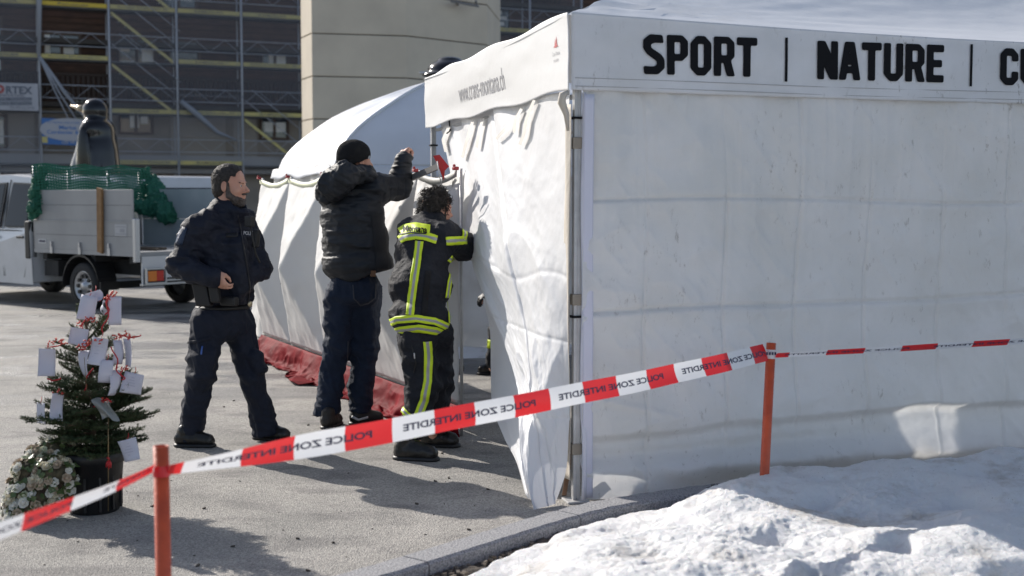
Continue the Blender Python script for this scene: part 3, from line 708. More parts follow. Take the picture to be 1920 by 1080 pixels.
# crumbs of soil and leaf litter along the melting edge
m = MB()
for k in range(420):
    i = random.randrange(0, 34); p = EDG[i]; x = p[0]-random.uniform(0, .22); y = p[1]+random.uniform(0, .12); r = random.uniform(.004, .014)
    if bed_inside(np.array([x]), np.array([y]))[0] < .19: continue
    a = random.random()*6; m.obox((x, y, .045+r*.3), (r*math.cos(a), r*math.sin(a), r*.2), (-r*.7*math.sin(a), r*.7*math.cos(a), 0), (0, 0, r*.5), 0)
o = m.build('soil_crumbs', mat('crumbs', (.09, .07, .05), .9, col2=(.2, .17, .14), scale=50)); tag(o, 'dark soil crumbs and litter beside the kerb', 'debris', kind='stuff')
m = MB(); rp = random.Random(77)
for k in range(90):
    q = GX(rp.uniform(60, 1000), rp.uniform(700, 1075)); r = rp.choice((.003, .004, .005, .009)); a = rp.random()*6
    m.obox(q+Vector((0, 0, r*.4)), (r*math.cos(a), r*math.sin(a), r*.3), (-r*.6*math.sin(a), r*.6*math.cos(a), 0), (0, 0, r*.45))
o = m.build('grit', mat('grit_dark', (.07, .06, .05), .9)); tag(o, 'scattered dark grit and leaf bits on the plaza paving', 'debris', kind='stuff')
# drain grate beside kerb
m = MB(); c = Vector((1.2, 6.62, .088))
for k in range(9): m.obox(c+Vector((.0, .0, .02))+Vector((.94, .33, 0))*(k-4)*.035, Vector((.94, .33, 0))*.009, Vector((-.33, .94, 0))*.05, (0, 0, .008))
m.obox(c+Vector((0, 0, .005)), Vector((.94, .33, 0))*.17, Vector((-.33, .94, 0))*.065, (0, 0, .006))
o = m.build('drain_grate', mat('iron', (.03, .03, .033), .6, .5)); tag(o, 'small black metal drain grate on the kerb by the tent wall', 'drain grate')
# ================================================================ stakes and tape
def stake(name, top, bot, label):
    top = Vector(top); bot = Vector(bot); r = .0235; m = MB(); ax = (top-bot); h = ax.length
    m.lathe(bot, [(r, 0), (r, h), (r-.004, h), (r-.004, h-.12)], 28, 0, ax, cap=False)
    o = m.build('tape_stake', M_orange, None, True, origin=bot); tag(o, label, 'stake', 'orange stakes holding the tape'); return o
s1t = PX(302, 836, 3.86); s2t = PX(1446, 643, 6.30)
stake('a', s1t, (s1t.x, s1t.y, 0), 'near orange plastic stake with its foot below the frame, left of the officer')
stake('b', s2t, PX(1431, 905, 6.27)-Vector((0, 0, .12)), 'orange plastic stake stuck in the snow before the shaded tent wall')
s3 = Vector((3.6, 6.95, .15)); s3t = Vector((3.62, 6.95, .93)); s0t = Vector((-1.42, 2.55, .88))
tape = empty('barrier_tape', (0, 5, .5), 'red and white police barrier tape strung between the orange stakes', 'barrier tape')
PER = .425
def tape_span(a, b, wfn, sag, phase, tw, ph_text=0.0, seed=0):
    a = Vector(a); b = Vector(b); Ln = (b-a).length; d = (b-a).normalized(); side = Vector((d.y, -d.x, 0)).normalized(); N = int(Ln/.02)
    def P(s_, v_):   # s in metres, v in -.5...5
        t = s_/Ln; c = a+d*s_-Vector((0, 0, sag*4*t*(1-t))); w_ = wfn(t); an = tw(t)
        up = Vector((0, 0, 1))*math.cos(an)+side*math.sin(an)
        cup = .004*math.sin(s_*9+seed)+.006*(v_*2)**2*math.sin(s_*3.1+seed)
        return c+up*(v_*w_)+side*cup
    # build per colour block so that the boundaries are sharp
    cuts = sorted(set([0, Ln]+[k*PER/2-phase for k in range(0, 60) if 0 < k*PER/2-phase < Ln]))
    V = []; Fc = []; mi = []
    for c0, c1 in zip(cuts[:-1], cuts[1:]):
        k = round((c0+phase)/(PER/2)-.001+.0) if c0 > 0 else math.floor(phase/(PER/2)+1e-6)
        n = max(3, int((c1-c0)/.02)); b0 = len(V)
        for i in range(n+1):
            for j in range(7): V.append(P(c0+(c1-c0)*i/n, j/6-.5))
        for i in range(n):
            for j in range(6): Fc.append((b0+i*7+j, b0+i*7+j+1, b0+(i+1)*7+j+1, b0+(i+1)*7+j)); mi.append(k % 2)
    o = mesh_obj('tape_span', V, Fc, [M_tred, M_twhite], tape, True, mi)
    tv, tf = font_mesh('POLICE ZONE INTERDITE', .03); tv = fit(tv, 1, 1)
    VV = []; FF = []
    s0 = -PER*2+ph_text
    while s0 < Ln:
        b0 = len(VV); W_ = PER*1.66; ok = True; loc = []
        for x, y in tv:
            ss = s0+W_*(.5-x); loc.append((ss, y*.30))      # mirrored: the tape is seen from behind
        if min(l[0] for l in loc) > .01 and max(l[0] for l in loc) < Ln-.01:
            VV += [P(l[0], l[1])-side*0+(ORI-P(l[0], l[1])).normalized()*.0015 for l in loc]; FF += [tuple(i+b0 for i in f) for f in tf]
        else:
            keep = {}
            for f in tf:
                if all(.01 < loc[i][0] < Ln-.01 for i in f):
                    q = []
                    for i in f:
                        if i not in keep:
                            keep[i] = len(VV); p_ = P(*loc[i]); VV.append(p_+(ORI-p_).normalized()*.0015)
                        q.append(keep[i])
                    FF.append(tuple(q))
        s0 += PER*2
    if VV: mesh_obj('lettering', VV, FF, M_tink, o, False)
a1 = PX(316, 881, 3.84); b1 = PX(1438, 661, 6.28)
tape_span(a1, b1, lambda t: .045+.042*smooth(t, .0, .18), .018, .125+.04, lambda t: .9*math.exp(-t*9)-.25+.15*math.sin(t*5), .10)
tape_span(PX(1454, 666, 6.27), (3.62, 6.95, .90), lambda t: .03+.012*math.sin(t*3.0), .01, .14, lambda t: .62, .05, 2)
tape_span(s0t-Vector((0, 0, .06)), PX(290, 876, 3.84), lambda t: .068-.036*t, .02, .16, lambda t: .5*t, .2, 4)
m = MB(); m.lathe(s1t+Vector((0, 0, -.093)), [(.0262, 0), (.0262, .030), (.0255, .034)], 28, 0, cap=False); m.build('tape_wrap', mat('tape_red_wrap', (.62, .02, .03), .35), tape, True)
m = MB(); m.lathe(PX(1445, 672, 6.296), [(.0262, 0), (.0262, .045)], 28, 0, PX(1446, 643, 6.3)-PX(1433, 890, 6.28), cap=False); wo = m.build('tape_wrap', M_twhite, tape, True)
m = MB()
for k in range(5): m.obox(PX(1433+k*5.2, 663, 6.262+.004*abs(k-2)), (.0045, 0, 0), (0, .001, 0), (0, 0, .007))
m.build('lettering', M_tink, wo)
# ================================================================ dome-roofed marquee behind
M_dome = mat('marquee_fabric', (.76, .78, .82), .45, col2=(.70, .72, .76), scale=2, bump=.3, bscale=7, trans=.08)
M_dwall = mat('marquee_wall_fabric', (.70, .69, .67), .55, col2=(.62, .60, .57), scale=2, bump=.3, bscale=6, trans=.12)
DA = PX(628, 300, 13.2); DAz = DA.z; DA.z = 0
DFL = Vector((-.40, .915, 0)).normalized(); DFR = Vector((.97, .24, 0)).normalized(); DS = 4.4
DBk = DA+DFL*2.55; DBr = DA+DFR*5.4; DC = DA+DFL*2.2+DFR*2.9; DPK = 3.20
dome = empty('dome_marquee', DC, 'white marquee with bulging curved roof standing behind the privacy screen', 'tent')
def dome_face(a, b, seed, flip=1):
    def fn(U, Vv):
        E = arr(a)+U[..., None]*arr(b-a); C = arr(DC)
        s_ = Vv; P = E+(C-E)*s_[..., None]
        prof = np.sin(np.pi/2*np.clip(s_, 0, 1))**.68
        z = DAz-.02+(DPK-DAz)*prof-.05*np.sin(np.pi*U)*np.sin(np.pi*np.clip(s_*1.1, 0, 1))
        q = np.stack([U*5, Vv*2, 0*U], -1); z = z+.018*fbm(q*2, 3, seed)*smooth(s_, .05, .3)+.02*ridged(np.stack([U*3, Vv*6, 0*U], -1), 2, seed+1)*smooth(U, 0, .5)*(flip > 0)
        P[..., 2] = z-.06*np.exp(-s_*30); return P
    return fn
sheet('roof_panel', dome_face(DA, DBr, 90), 80, 50, M_dome, dome)
sheet('roof_panel', dome_face(DBk, DA, 92, -1), 60, 50, M_dome, dome)
sheet('roof_panel', dome_face(DBk+DFR*5.4, DBk, 94, -1), 20, 30, M_dome, dome); sheet('roof_panel', dome_face(DBr, DBk+DFR*5.4, 96, -1), 20, 30, M_dome, dome)
def eave_flap(a, b, out):
    def fn(U, Vv):
        P = arr(a)+U[..., None]*arr(b-a); P = P+arr(out)*(.05+.03*Vv)[..., None]; P[..., 2] = DAz-.055+.0-Vv*(.10+.02*np.sin(U*14))+.02*np.sin(U*23)*.4; return P
    return fn
sheet('eave_flap', eave_flap(DA, DBr, Vector((.24, -.97, 0))), 60, 5, M_dome, dome, thick=.006)
sheet('eave_flap', eave_flap(DBk, DA, Vector((-.9, -.4, 0))), 60, 5, M_dome, dome, thick=.006)
def dome_wall(a, b, out, seed):
    def fn(U, Vv):
        P = arr(a)+U[..., None]*arr(b-a); q = np.stack([U*5, Vv*2.5, 0*U], -1)
        o = (.42 if out.x < -.3 else .12)*(1-Vv)+.05*ridged(q*1.3, 3, seed)*(1-Vv*.5); P = P+arr(out)*o[..., None]; P[..., 2] = .02+Vv*(DAz-.06); return P
    return fn
sheet('wall_panel', dome_wall(DA, DBr, Vector((.24, -.97, 0)), 97), 90, 50, M_dwall, dome)
sheet('wall_panel', dome_wall(DBk, DA, Vector((-.9, -.4, 0)), 98), 50, 40, M_dwall, dome)
# seam piping on the visible rib
V_ = dome_face(DA, DBr, 90)(np.zeros((1, 30)), np.linspace(0, 1, 30)[None, :])[0]
m = MB(); m.tube([Vector(p)+Vector((0, -.01, .01)) for p in V_], .018, 6); m.build('roof_seam', M_dome, dome, True)
# snow strip at the foot of its wall
def strip(U, Vv):
    P = arr(DA+DFR*.6)+U[..., None]*arr(DFR*3.4)+Vv[..., None]*arr(Vector((.24, -.97, 0))*.75); q = P*3
    P[..., 2] = .07*np.sin(np.pi*np.clip(Vv, 0, 1))**.7*(1+.4*fbm(q, 3, 99))-.012+.02*fbm(q*3, 2, 100)*np.sin(np.pi*Vv); P[..., 1] += .08*fbm(q, 2, 101); return P
o = sheet('snow_strip', strip, 90, 26, M_snow, None); tag(o, 'low strip of snow along the foot of the marquee wall seen through the tent opening', 'snow', kind='stuff')
# ================================================================ privacy screen
M_scr = mat('screen_fabric', (.72, .71, .69), .55, bump=.25, bscale=18, trans=.15, bstretch=(1, 1, .3))
M_scr2 = mat('screen_red_skirt', (.20, .005, .011), .65, col2=(.12, .003, .007), scale=5, bump=.4, bscale=14, spec=.06)
M_band = mat('screen_grey_band', (.36, .36, .34), .6)
M_yel = mat('screen_edge', (.70, .72, .52), .5)
A0 = Vector((-2.56, 13.1, 0)); A1 = Vector((-.36, 8.62, 0)); SU = (A1-A0); SLN = SU.length; SU.normalize(); SN = Vector((SU.y, -SU.x, 0))
if SN.x > 0: SN = -SN
scr = empty('privacy_screen', (A0+A1)/2, 'white folding privacy screen with a crumpled red skirt along the ground', 'screen')
posts = [0, .205, .42, .64, .855, 1.0]; SH = 1.80
def top_z(t): 
    return SH+.035*np.cos(t*30)*0+np.where(t > .80, .03, 0)*0
for i in range(len(posts)-1):
    t0, t1 = posts[i]*SLN, posts[i+1]*SLN
    def fn(U, Vv, t0=t0, t1=t1, i=i):
        T = t0+(t1-t0)*U; Z = .225+Vv*(SH-.225)
        Z = Z-.05*np.sin(np.pi*U)*smooth(Vv, .6, 1)
        du = np.abs(U-.5)*2; dv = np.abs(Vv-.48)*2; pyr = 1-np.maximum(du, dv)
        pk = 0.27*pyr
        q = np.stack([T*2, Z*2, 0*T], -1)
        o = pk+.006*ridged(np.stack([T*3+Z*2.4, Z*1.4-T*2, 0*T], -1), 3, 110+i)+.004*fbm(q*4, 3, 111)
        if i == 4: o = o-.05*smooth(Vv, .6, 1)*smooth(U, .2, 1)
        P = arr(A0)+T[..., None]*arr(SU)+o[..., None]*arr(SN); P[..., 2] = Z; return P
    sheet('fabric_panel', fn, 46, 60, M_scr, scr, thick=.002)
    def fb(U, Vv, t0=t0, t1=t1):
        T = t0+(t1-t0)*U; Z = .205+Vv*.035; P = arr(A0)+T[..., None]*arr(SU)+(.006+.17*(1-np.abs(U-.5)*2)*0)[..., None]*arr(SN); P[..., 2] = Z; return P
    sheet('grey_band', fb, 12, 2, M_band, scr, thick=.004)
    def ft(U, Vv, t0=t0, t1=t1):
        T = t0+(t1-t0)*U; Z = SH-.045*Vv-.05*np.sin(np.pi*U); P = arr(A0)+T[..., None]*arr(SU)+(.012+0*U)[..., None]*arr(SN); P[..., 2] = Z; return P
    sheet('top_edge', ft, 12, 2, M_yel if i < 3 else M_band, scr, thick=.004)
def skirt(U, Vv):
    T = U*SLN; s_ = Vv
    q = np.stack([T*2.2, Vv*1.5, 0*T], -1)
    pull = np.zeros_like(T)
    for t_ in posts: pull = pull+np.exp(-((T-t_*SLN)/.10)**2)
    out = .02+s_**1.3*(.21+.10*fbm(q, 2, 120))*(1-.25*pull)+.035*ridged(np.stack([T*4.3, Vv*2, 0*T], -1), 2, 121)*s_*1.2
    Z = .205*(1-smooth(s_, 0, .75))+.035*np.abs(fbm(np.stack([T*5, Vv*4, 0*T], -1), 3, 122))*smooth(s_, .15, .6)+.004
    P = arr(A0)+T[..., None]*arr(SU)+out[..., None]*arr(SN); P[..., 2] = np.maximum(Z, .004); return P
sheet('red_skirt', skirt, 420, 44, M_scr2, scr)
for i, t in enumerate(posts):
    p = A0+SU*SLN*t; m = MB(); m.tube([p+SN*-.02, p+SN*-.02+Vector((0, 0, SH+.01))], .011, 8); m.build('pole', M_alu, scr, True)
    c = MB(); c.obox(p+SN*.02+Vector((0, 0, SH+.010)), SU*.022, SN*.018, (0, 0, .012)); c.obox(p+SN*.03+Vector((0, 0, SH+.028)), SU*.009, SN*.009, (0, 0, .010)); bevel(c.build('red_clip', mat('clip_red', (.35, .02, .03), .4), scr), .006)
# horizontal grey bar rising to the right end + big red clip flag
m = MB(); e0 = PX(730, 345, 9.35); e1 = PX(822, 306, 8.66); m.prism([e0-SN*.015, e1-SN*.015, e1-SN*.015-Vector((0, 0, .04)), e0-SN*.015-Vector((0, 0, .04))], SN*.02)
m.build('top_bar', mat('grey_bar', (.16, .155, .15), .7), scr)
fl = [PX(812, 292, 8.56), PX(824, 290, 8.54), PX(842, 312, 8.52), (PX(834, 320, 8.52)), PX(832, 339, 8.54), PX(822, 312, 8.55)]
m = MB(); m.prism(fl, (0, .012, 0)); m.build('red_tab', mat('tab_red', (.5, .02, .02), .4), scr)
m = MB(); m.tube([PX(820, 302, 8.5), PX(824, 330, 8.5), PX(830, 352, 8.52)], .004, 5); m.build('tab_ring', M_alu, scr, True)
# knotted cord on the second post, loose red corner flap, black hub by the screen end
m = MB(); p = A0+SU*SLN*.205+SN*.05+Vector((0, 0, .92)); 
for k in range(3): m.tube([p, p+Vector((.02-.03*k, -.02, -.03-.03*k)), p+Vector((.03-.035*k, -.03, -.09-.02*k))], .004, 5)
m.build('tie_cord', mat('brown_cord', (.20, .08, .05), .7), scr, True)
fp = [GX(540, 713), GX(556, 711), GX(583, 718), GX(590, 724), GX(560, 724), GX(546, 722)]
m = MB(); m.prism([p+Vector((0, 0, .012+.02*(i % 2))) for i, p in enumerate(fp)], (0, 0, .004)); m.build('red_flap', M_scr2, scr)
m = MB(); m.lathe(PX(858, 691, 9.4), [(.0, -.02), (.045, -.018), (.05, 0), (.045, .018), (0, .02)], 24, 0, (0.5, -1, .1)); m.build('hub_disc', M_black, scr, True)
pp = A0+SU*SLN*1.0; m = MB()
m.prism([PX(848, 330, 8.75), PX(850, 660, 8.75), PX(853, 820, 8.72), PX(848, 815, 8.72), PX(843, 660, 8.75)], (0, .03, 0)); m.build('end_fabric_edge', M_scr, scr)
def rskirt(U, Vv):
    q = np.stack([U*3, Vv*4, 0*U], -1); A = arr(PX(838, 770, 8.6)); B = arr(PX(853, 768, 8.72)); C = arr(GX(838, 815)); D = arr(GX(862, 822))
    P = (A+(B-A)*U[..., None])*(1-Vv[..., None])+(C+(D-C)*U[..., None])*Vv[..., None]; P[..., 1] += .03*fbm(q, 3, 125); return P
sheet('red_skirt_end', rskirt, 14, 18, M_scr2, scr)
# ================================================================ stone tower
M_stone = mat('tower_stone', (.64, .57, .46), .85, col2=(.54, .48, .39), scale=1.2, bump=.5, bscale=60, contrast=(.3, .7), det=8)
tower = None
P0 = PX(568, 369, 30.9); P1 = PX(588, 369, 30.0); P2 = PX(764, 369, 30.5); P3 = PX(914, 369, 32.3)
plan = [Vector((q.x, q.y, 0)) for q in (P0, P1, P2, P3)]; plan += [plan[3]+Vector((.3, 3, 0)), plan[2]+Vector((0, 4.8, 0)), plan[1]+Vector((0, 4.6, 0)), plan[0]+Vector((-.3, 2.6, 0))]
tower = empty('stone_tower', (plan[1]+plan[5])/2, 'tall beige stone tower with horizontal joints rising behind the marquee', 'tower')
z = -.5; ctr = sum(plan, Vector())/8
for k in range(10):
    h = .985; z0 = z; z1 = z+h-.022
    mm = MB(); mm.prism([p+Vector((0, 0, z0)) for p in plan], (0, 0, z1-z0)); bevel(mm.build('stone_course', M_stone, tower), .012, 1)
    mm = MB(); inn = [ctr+(p-ctr)*.988+Vector((0, 0, z1)) for p in plan]; mm.prism(inn, (0, 0, .022)); mm.build('joint', mat('dark_joint', (.06, .05, .04), .9), tower)
    z += h
m = MB()
for x in (858, 893): 
    q = PX(x, 6, 31.4); m.tube([q+Vector((0, -.35, 0)), q+Vector((0, .4, 0))], .03, 6)
m.tube([PX(845, 2, 31.1), PX(898, 12, 31.3)], .03, 6); m.build('bracket', mat('steel_bracket', (.25, .25, .26), .6, .4), tower, True)
# ================================================================ facade and scaffold
FU = Vector((.912, .410, 0)); FO = Vector((PX(80, 369, 49.2).x, 49.2, 0)); FN = Vector((.410, -.912, 0)); BAY = 2.575
def FP(u, z, d=0): return FO+FU*u+FN*d+Vector((0, 0, z))      # d>0 towards the camera
def u_of(px):
    k = (px-CX)/F; return (FO.x-k*FO.y)/(k*FU.y-FU.x)
M_wood = mat('dark_larch', (.11, .055, .035), .7, col2=(.06, .032, .022), scale=2, bump=.4, bscale=20, stretch=(1, 1, 9))
M_rend = mat('grey_render', (.33, .29, .25), .85, col2=(.27, .24, .21), scale=1.5)
M_dark = mat('interior_dark', (.012, .011, .010), .8)
M_glass = mat('window_glass', (.05, .06, .075), .08, spec=.8)
M_frame = mat('brown_frame', (.10, .062, .045), .6)
M_curt = mat('light_blind', (.9, .9, .88), .8)
M_band2 = mat('balcony_fascia', (.32, .32, .33), .7)
bld = empty('chalet_building', FP(8, 0, -4), 'dark wooden apartment house under renovation behind the scaffold', 'building')
def fbox(m, u0, u1, z0, z1, d0, d1, mi=0):
    m.obox(FP((u0+u1)/2, (z0+z1)/2, (d0+d1)/2), FU*(u1-u0)/2, FN*(d1-d0)/2, Vector((0, 0, (z1-z0)/2)), mi)
FW = -1.5     # facade plane offset behind the scaffold line
m = MB(); fbox(m, -8, 30, -1, 5.35, -9, FW); m.build('ground_floor_wall', M_rend, bld)
m = MB(); fbox(m, -8, 30, 5.352, 16, -9, FW+.05); m.build('timber_wall', M_wood, bld)
for k in range(48):
    pass
m = MB()
for k in range(44): fbox(m, -8, 30, 5.6+k*.235, 5.625+k*.235, FW+.05, FW+.07)
m.build('board_joints', mat('board_joint', (.03, .016, .01), .8), bld)
for z in (2.75, 5.3, 7.75, 10.3):
    m = MB(); fbox(m, -8, 30, z-.18, z, FW-.1, FW+.9); m.build('balcony_slab', M_band2 if z < 3 else mat('slab', (.06, .052, .045), .8), bld)
m = MB(); fbox(m, -8, 30, 2.8, 3.28, FW+.86, FW+.92); m.build('fascia', M_band2, bld)
m = MB()
for k in range(150): fbox(m, -6+k*.19, -6+k*.19+.10, 5.42, 6.35, FW+.84, FW+.88)
fbox(m, -8, 30, 6.33, 6.43, FW+.82, FW+.92); m.build('balustrade', mat('balustrade_wood', (.035, .022, .016), .7), bld)
m = MB()
for k in range(150): fbox(m, -6+k*.19, -6+k*.19+.10, 10.35, 11.2, FW+.84, FW+.88)
m.build('balustrade', mat('balustrade_wood', (.035, .022, .016), .7), bld)
def window(px0, px1, y0, y1, panes, blind=None, style=0):
    u0, u1 = u_of(px0), u_of(px1); dd = (FP((u0+u1)/2, 0, FW)).y; z1 = PX(0, y0, dd).z; z0 = PX(0, y1, dd).z
    m = MB(); t = .09
    for a in ((u0, u1, z0, z0+t), (u0, u1, z1-t, z1), (u0, u0+t, z0+t, z1-t), (u1-t, u1, z0+t, z1-t)): fbox(m, *a, FW+.02, FW+.16)
    for k in range(1, panes):
        uc = u0+(u1-u0)*k/panes; fbox(m, uc-.05, uc+.05, z0+t, z1-t, FW+.02, FW+.15)
    wd = m.build('window', M_frame, bld)
    m = MB(); fbox(m, u0+t, u1-t, z0+t, z1-t, FW+.03, FW+.075); m.build('pane', M_glass, wd)
    if blind:
        for a, b, c_, d_ in blind:
            m = MB(); fbox(m, u0+t+(u1-u0-2*t)*a, u0+t+(u1-u0-2*t)*b, z0+t+(z1-z0-2*t)*c_, z0+t+(z1-z0-2*t)*d_, FW+.08, FW+.095); m.build('blind', M_curt, wd)
window(94, 168, 62, 106, 2, [(0, .16, 0, 1), (.45, .85, 0, .35)])
window(237, 309, 72, 124, 2, [(.65, 1, .1, .95), (0, .3, .5, .9), (0, .4, 0, .1)])
window(508, 562, 88, 130, 2, [(.25, .95, 0, .7)])
window(236, 302, 190, 252, 2, [(.3, .6, .15, .8), (.65, .9, .3, .55)])
window(505, 560, 202, 262, 2, [(.1, .95, .2, .55), (.35, .8, .65, .9)])
window(333, 393, 76, 122, 1, None)
window(150, 200, 184, 232, 2, None); window(-4, 20, 30, 150, 1, [(.2, .9, .1, .3), (.2, .9, .45, .8)]); window(0, 22, 215, 280, 1, [(.1, .9, .1, .9)])
window(320, 390, -30, 18, 2, [(.1, .9, .3, .45), (.1, .9, .55, .7)]); window(928, 982, 10, 60, 2, [(.1, .8, .2, .35), (.3, .9, .45, .6), (.2, .7, .7, .85)])
window(100, 160, -60, -20, 2, None); window(-6, 14, 300, 345, 1, [(.1, .9, .1, .9)])
for a, b in ((335, 440), (455, 500), (25, 75)):
    u0, u1 = u_of(a), u_of(b); m = MB(); fbox(m, u0, u1, 3.3, 5.2, FW, FW+.05); m.build('pale_wall_panel', mat('pale_wall', (.36, .33, .30), .85), bld)
m = MB(); fbox(m, u_of(30), u_of(75), 1.2, 2.5, FW, FW+.06); m.build('shop_board', mat('ochre_board', (.16, .10, .06), .8), bld)
# scaffold
M_tube = mat('galvanised_tube', (.46, .48, .52), .5, .3)
M_board = mat('yellow_toe_board', (.56, .48, .17), .6, col2=(.46, .41, .18), scale=3, contrast=(.4, .6))
M_board2 = mat('bright_yellow_toe_board', (.60, .44, .05), .6)
M_deck = mat('scaffold_deck', (.12, .125, .13), .7)
M_binc = mat('board_ink', (.10, .10, .11), .7)
scf = empty('facade_scaffold', FP(8, 0, 0), 'grey tube scaffold with yellow toe boards wrapped round the wooden house', 'scaffold')
for k in range(-2, 10):
    m = MB(); m.tube([FP(k*BAY, -.5, 0), FP(k*BAY, 13, 0)], .045, 8); m.build('standard', M_tube, scf, True)
    m = MB(); m.tube([FP(k*BAY, -.5, -.8), FP(k*BAY, 13, -.8)], .03, 6)
    for z in (2.9, 4.9, 6.9, 8.9, 10.9): m.tube([FP(k*BAY, z, 0), FP(k*BAY, z, -.8)], .025, 6)
    m.build('inner_standard', M_tube, scf, True)
rows = {2.9: [1, 2], 4.9: [1, 2, 3], 6.9: [-1, 0, 2, 3, 6, 7], 8.9: [-1, 0, 1, 2, 3, 6, 7, 8], 10.9: [0, 1, 2, 3, 6, 7, 8]}
for z, bays in rows.items():
    m = MB()
    for d in (-.2, -.6): fbox(m, -2*BAY, 9*BAY, z-.06, z-.005, d-.17, d+.17)
    m.build('deck', M_deck, scf)
    for k in range(-2, 9):
        u0, u1 = k*BAY+.06, (k+1)*BAY-.06
        m = MB(); 
        for zz in (z+.5, z+1.0): m.tube([FP(u0, zz, .01), FP(u1, zz, .01)], .018, 5)
        n = 4
        for i in range(n):
            a = u0+(u1-u0)*i/n; b = u0+(u1-u0)*(i+1)/n; m.tube([FP(a, z+(1.0 if i % 2 else .5), .01), FP(b, z+(.5 if i % 2 else 1.0), .01)], .009, 4)
        m.build('guard_rail', M_tube, scf, True)
        if k in bays:
            m = MB(); fbox(m, u0, u1, z+.0, z+.155, .02, .05)
            b = m.build('toe_board', M_board2 if (z == 8.9 and k == 0) else M_board, scf)
            body = 'Ramsauer' if (k == 0 and z > 8) else ('Ramsauer Echafaudages SA' if (k+int(z)) % 3 == 0 else 'RAMSAUER')
            text_on('lettering', body, FP((u0+u1)/2, z+.078, .054), FU, (0, 0, 1), 1.15 if len(body) < 10 else 1.9, .085, M_binc, b, .01)
for (k, z) in ((1, 4.9), (1, 6.9), (1, 8.9), (3, 2.9), (-2, 4.9), (6, 8.9)):       # stair flights
    m = MB(); a = FP(k*BAY+.1, z+1.85, -.05); b = FP((k+1)*BAY-.15, z+.05, -.05); n = (b-a).normalized(); m.obox((a+b)/2, (b-a)/2, FN*.02, Vector((0, 0, 1))*.07)
    m.build('stair_stringer', M_board, scf)
    m = MB(); m.tube([a+Vector((0, 0, .8)), b+Vector((0, 0, .8))], .018, 5); m.tube([a+Vector((.3, 0, 1.2)), b+Vector((.3, 0, 1.2))], .014, 5)
    for i in range(9): m.obox(a.lerp(b, (i+.5)/9)-FN*.3, FU*.1, FN*.28, (0, 0, .012))
    m.build('stair_treads', M_tube, scf, True)
# debris netting
def netmat():
    m = bpy.data.materials.new('debris_net'); m.use_nodes = True; n = m.node_tree; L = n.links; p = n.nodes['Principled BSDF']; p.inputs['Base Color'].default_value = (.30, .32, .37, 1); p.inputs['Roughness'].default_value = .8
    t = n.nodes.new('ShaderNodeBsdfTransparent'); x = n.nodes.new('ShaderNodeMixShader'); x.inputs[0].default_value = .20
    L.new(t.outputs[0], x.inputs[1]); L.new(p.outputs[0], x.inputs[2]); L.new(x.outputs[0], n.nodes['Material Output'].inputs[0]); return m
M_net = netmat()
def net(u0, u1, z0, z1, seed):
    def fn(U, Vv):
        q = np.stack([U*4, Vv*3, 0*U], -1); o = .10+.05*fbm(q, 2, seed); P = arr(FP(0, 0, 0))+(u0+(u1-u0)*U)[..., None]*arr(FU)+o[..., None]*arr(FN); P[..., 2] = z0+(z1-z0)*Vv; return P
    sheet('debris_net', fn, 14, 20, M_net, scf)
net(1*BAY, 2*BAY, 2.9, 13, 1); net(2*BAY, 3*BAY, 5.6, 13, 2); net(3*BAY, 4*BAY, 5.2, 13, 3); net(-2*BAY, 0, 2.0, 13, 4); net(2*BAY, 3*BAY, 4.0, 5.7, 5)
net(6.4*BAY, 9*BAY, 5, 13, 6)
M_netd = mat('gathered_net', (.30, .32, .36), .8)
m = MB(); m.tube([FP(.0, 13, .14), FP(.05, 9.5, .14), FP(0, 6.95, .14)], [.13, .12, .06], 8)
for k, (e_, w_) in enumerate((( 1.9, .05), (1.5, .035), (1.2, .03), (2.1, .02))):
    m.tube([FP(0, 6.95, .14), FP(e_*.45, 5.6, .16), FP(e_*1.25, 3.7-.1*k, .14)], [.05, w_, w_*.8], 6)
m.build('gathered_net', M_netd, scf, True)
m = MB(); m.tube([FP(2*BAY+.1, 5.4, .2), FP(2*BAY+.7, 4.9, .25), FP(2*BAY+1.5, 4.2, .25), FP(2*BAY+2.3, 3.9, .2)], [.10, .12, .08, .03], 8); m.build('sagging_net', mat('sagging_net', (.25, .27, .31), .8), scf, True)
# banners on the scaffold
M_wsign = mat('banner_white', (.40, .41, .45), .6); M_bsign = mat('banner_blue', (.05, .16, .42), .6); M_sgrey = mat('sign_grey', (.10, .12, .16), .6); M_sred = mat('sign_red', (.33, .05, .05), .6)
def at_sign(px, py): u = u_of(px); q = FP(u, 0, .25); return Vector((q.x, q.y, PX(px, py, q.y).z))
sg = empty('renovation_banner', at_sign(20, 208), 'white renovation company banner with a red star on the scaffold at far left', 'banner')
a = at_sign(-45, 155); b = at_sign(78, 157); c_ = at_sign(78, 208); d = at_sign(-45, 205)
m = MB(); m.prism([a, b, c_, d], -FN*.02); m.build('board', M_wsign, sg)
def slab_text(body, px, py, wpx, hpx, m_, par, off=.0):
    c = at_sign(px, py)+FN*.012; s_ = F/c.y; return text_on('lettering', body, c, FU, (0, 0, 1), wpx/s_/.912*.93, hpx/s_, m_, par, off)
slab_text('RTEX', 43, 169, 45, 14, M_sgrey, sg, .03); slab_text('RENOVATION', 26, 179, 47, 4.5, M_sgrey, sg, .01)
slab_text('TEL 079 212 29 93', 47, 202, 42, 4.5, M_sgrey, sg)
c = at_sign(7, 167)+FN*.012; s_ = F/c.y; disc = [c+FU*math.cos(t)*8/s_+Vector((0, 0, math.sin(t)*8/s_)) for t in np.linspace(0, 2*math.pi, 24, endpoint=False)]
m = MB(); m.prism(disc, FN*.004); m.build('red_disc', M_sred, sg)
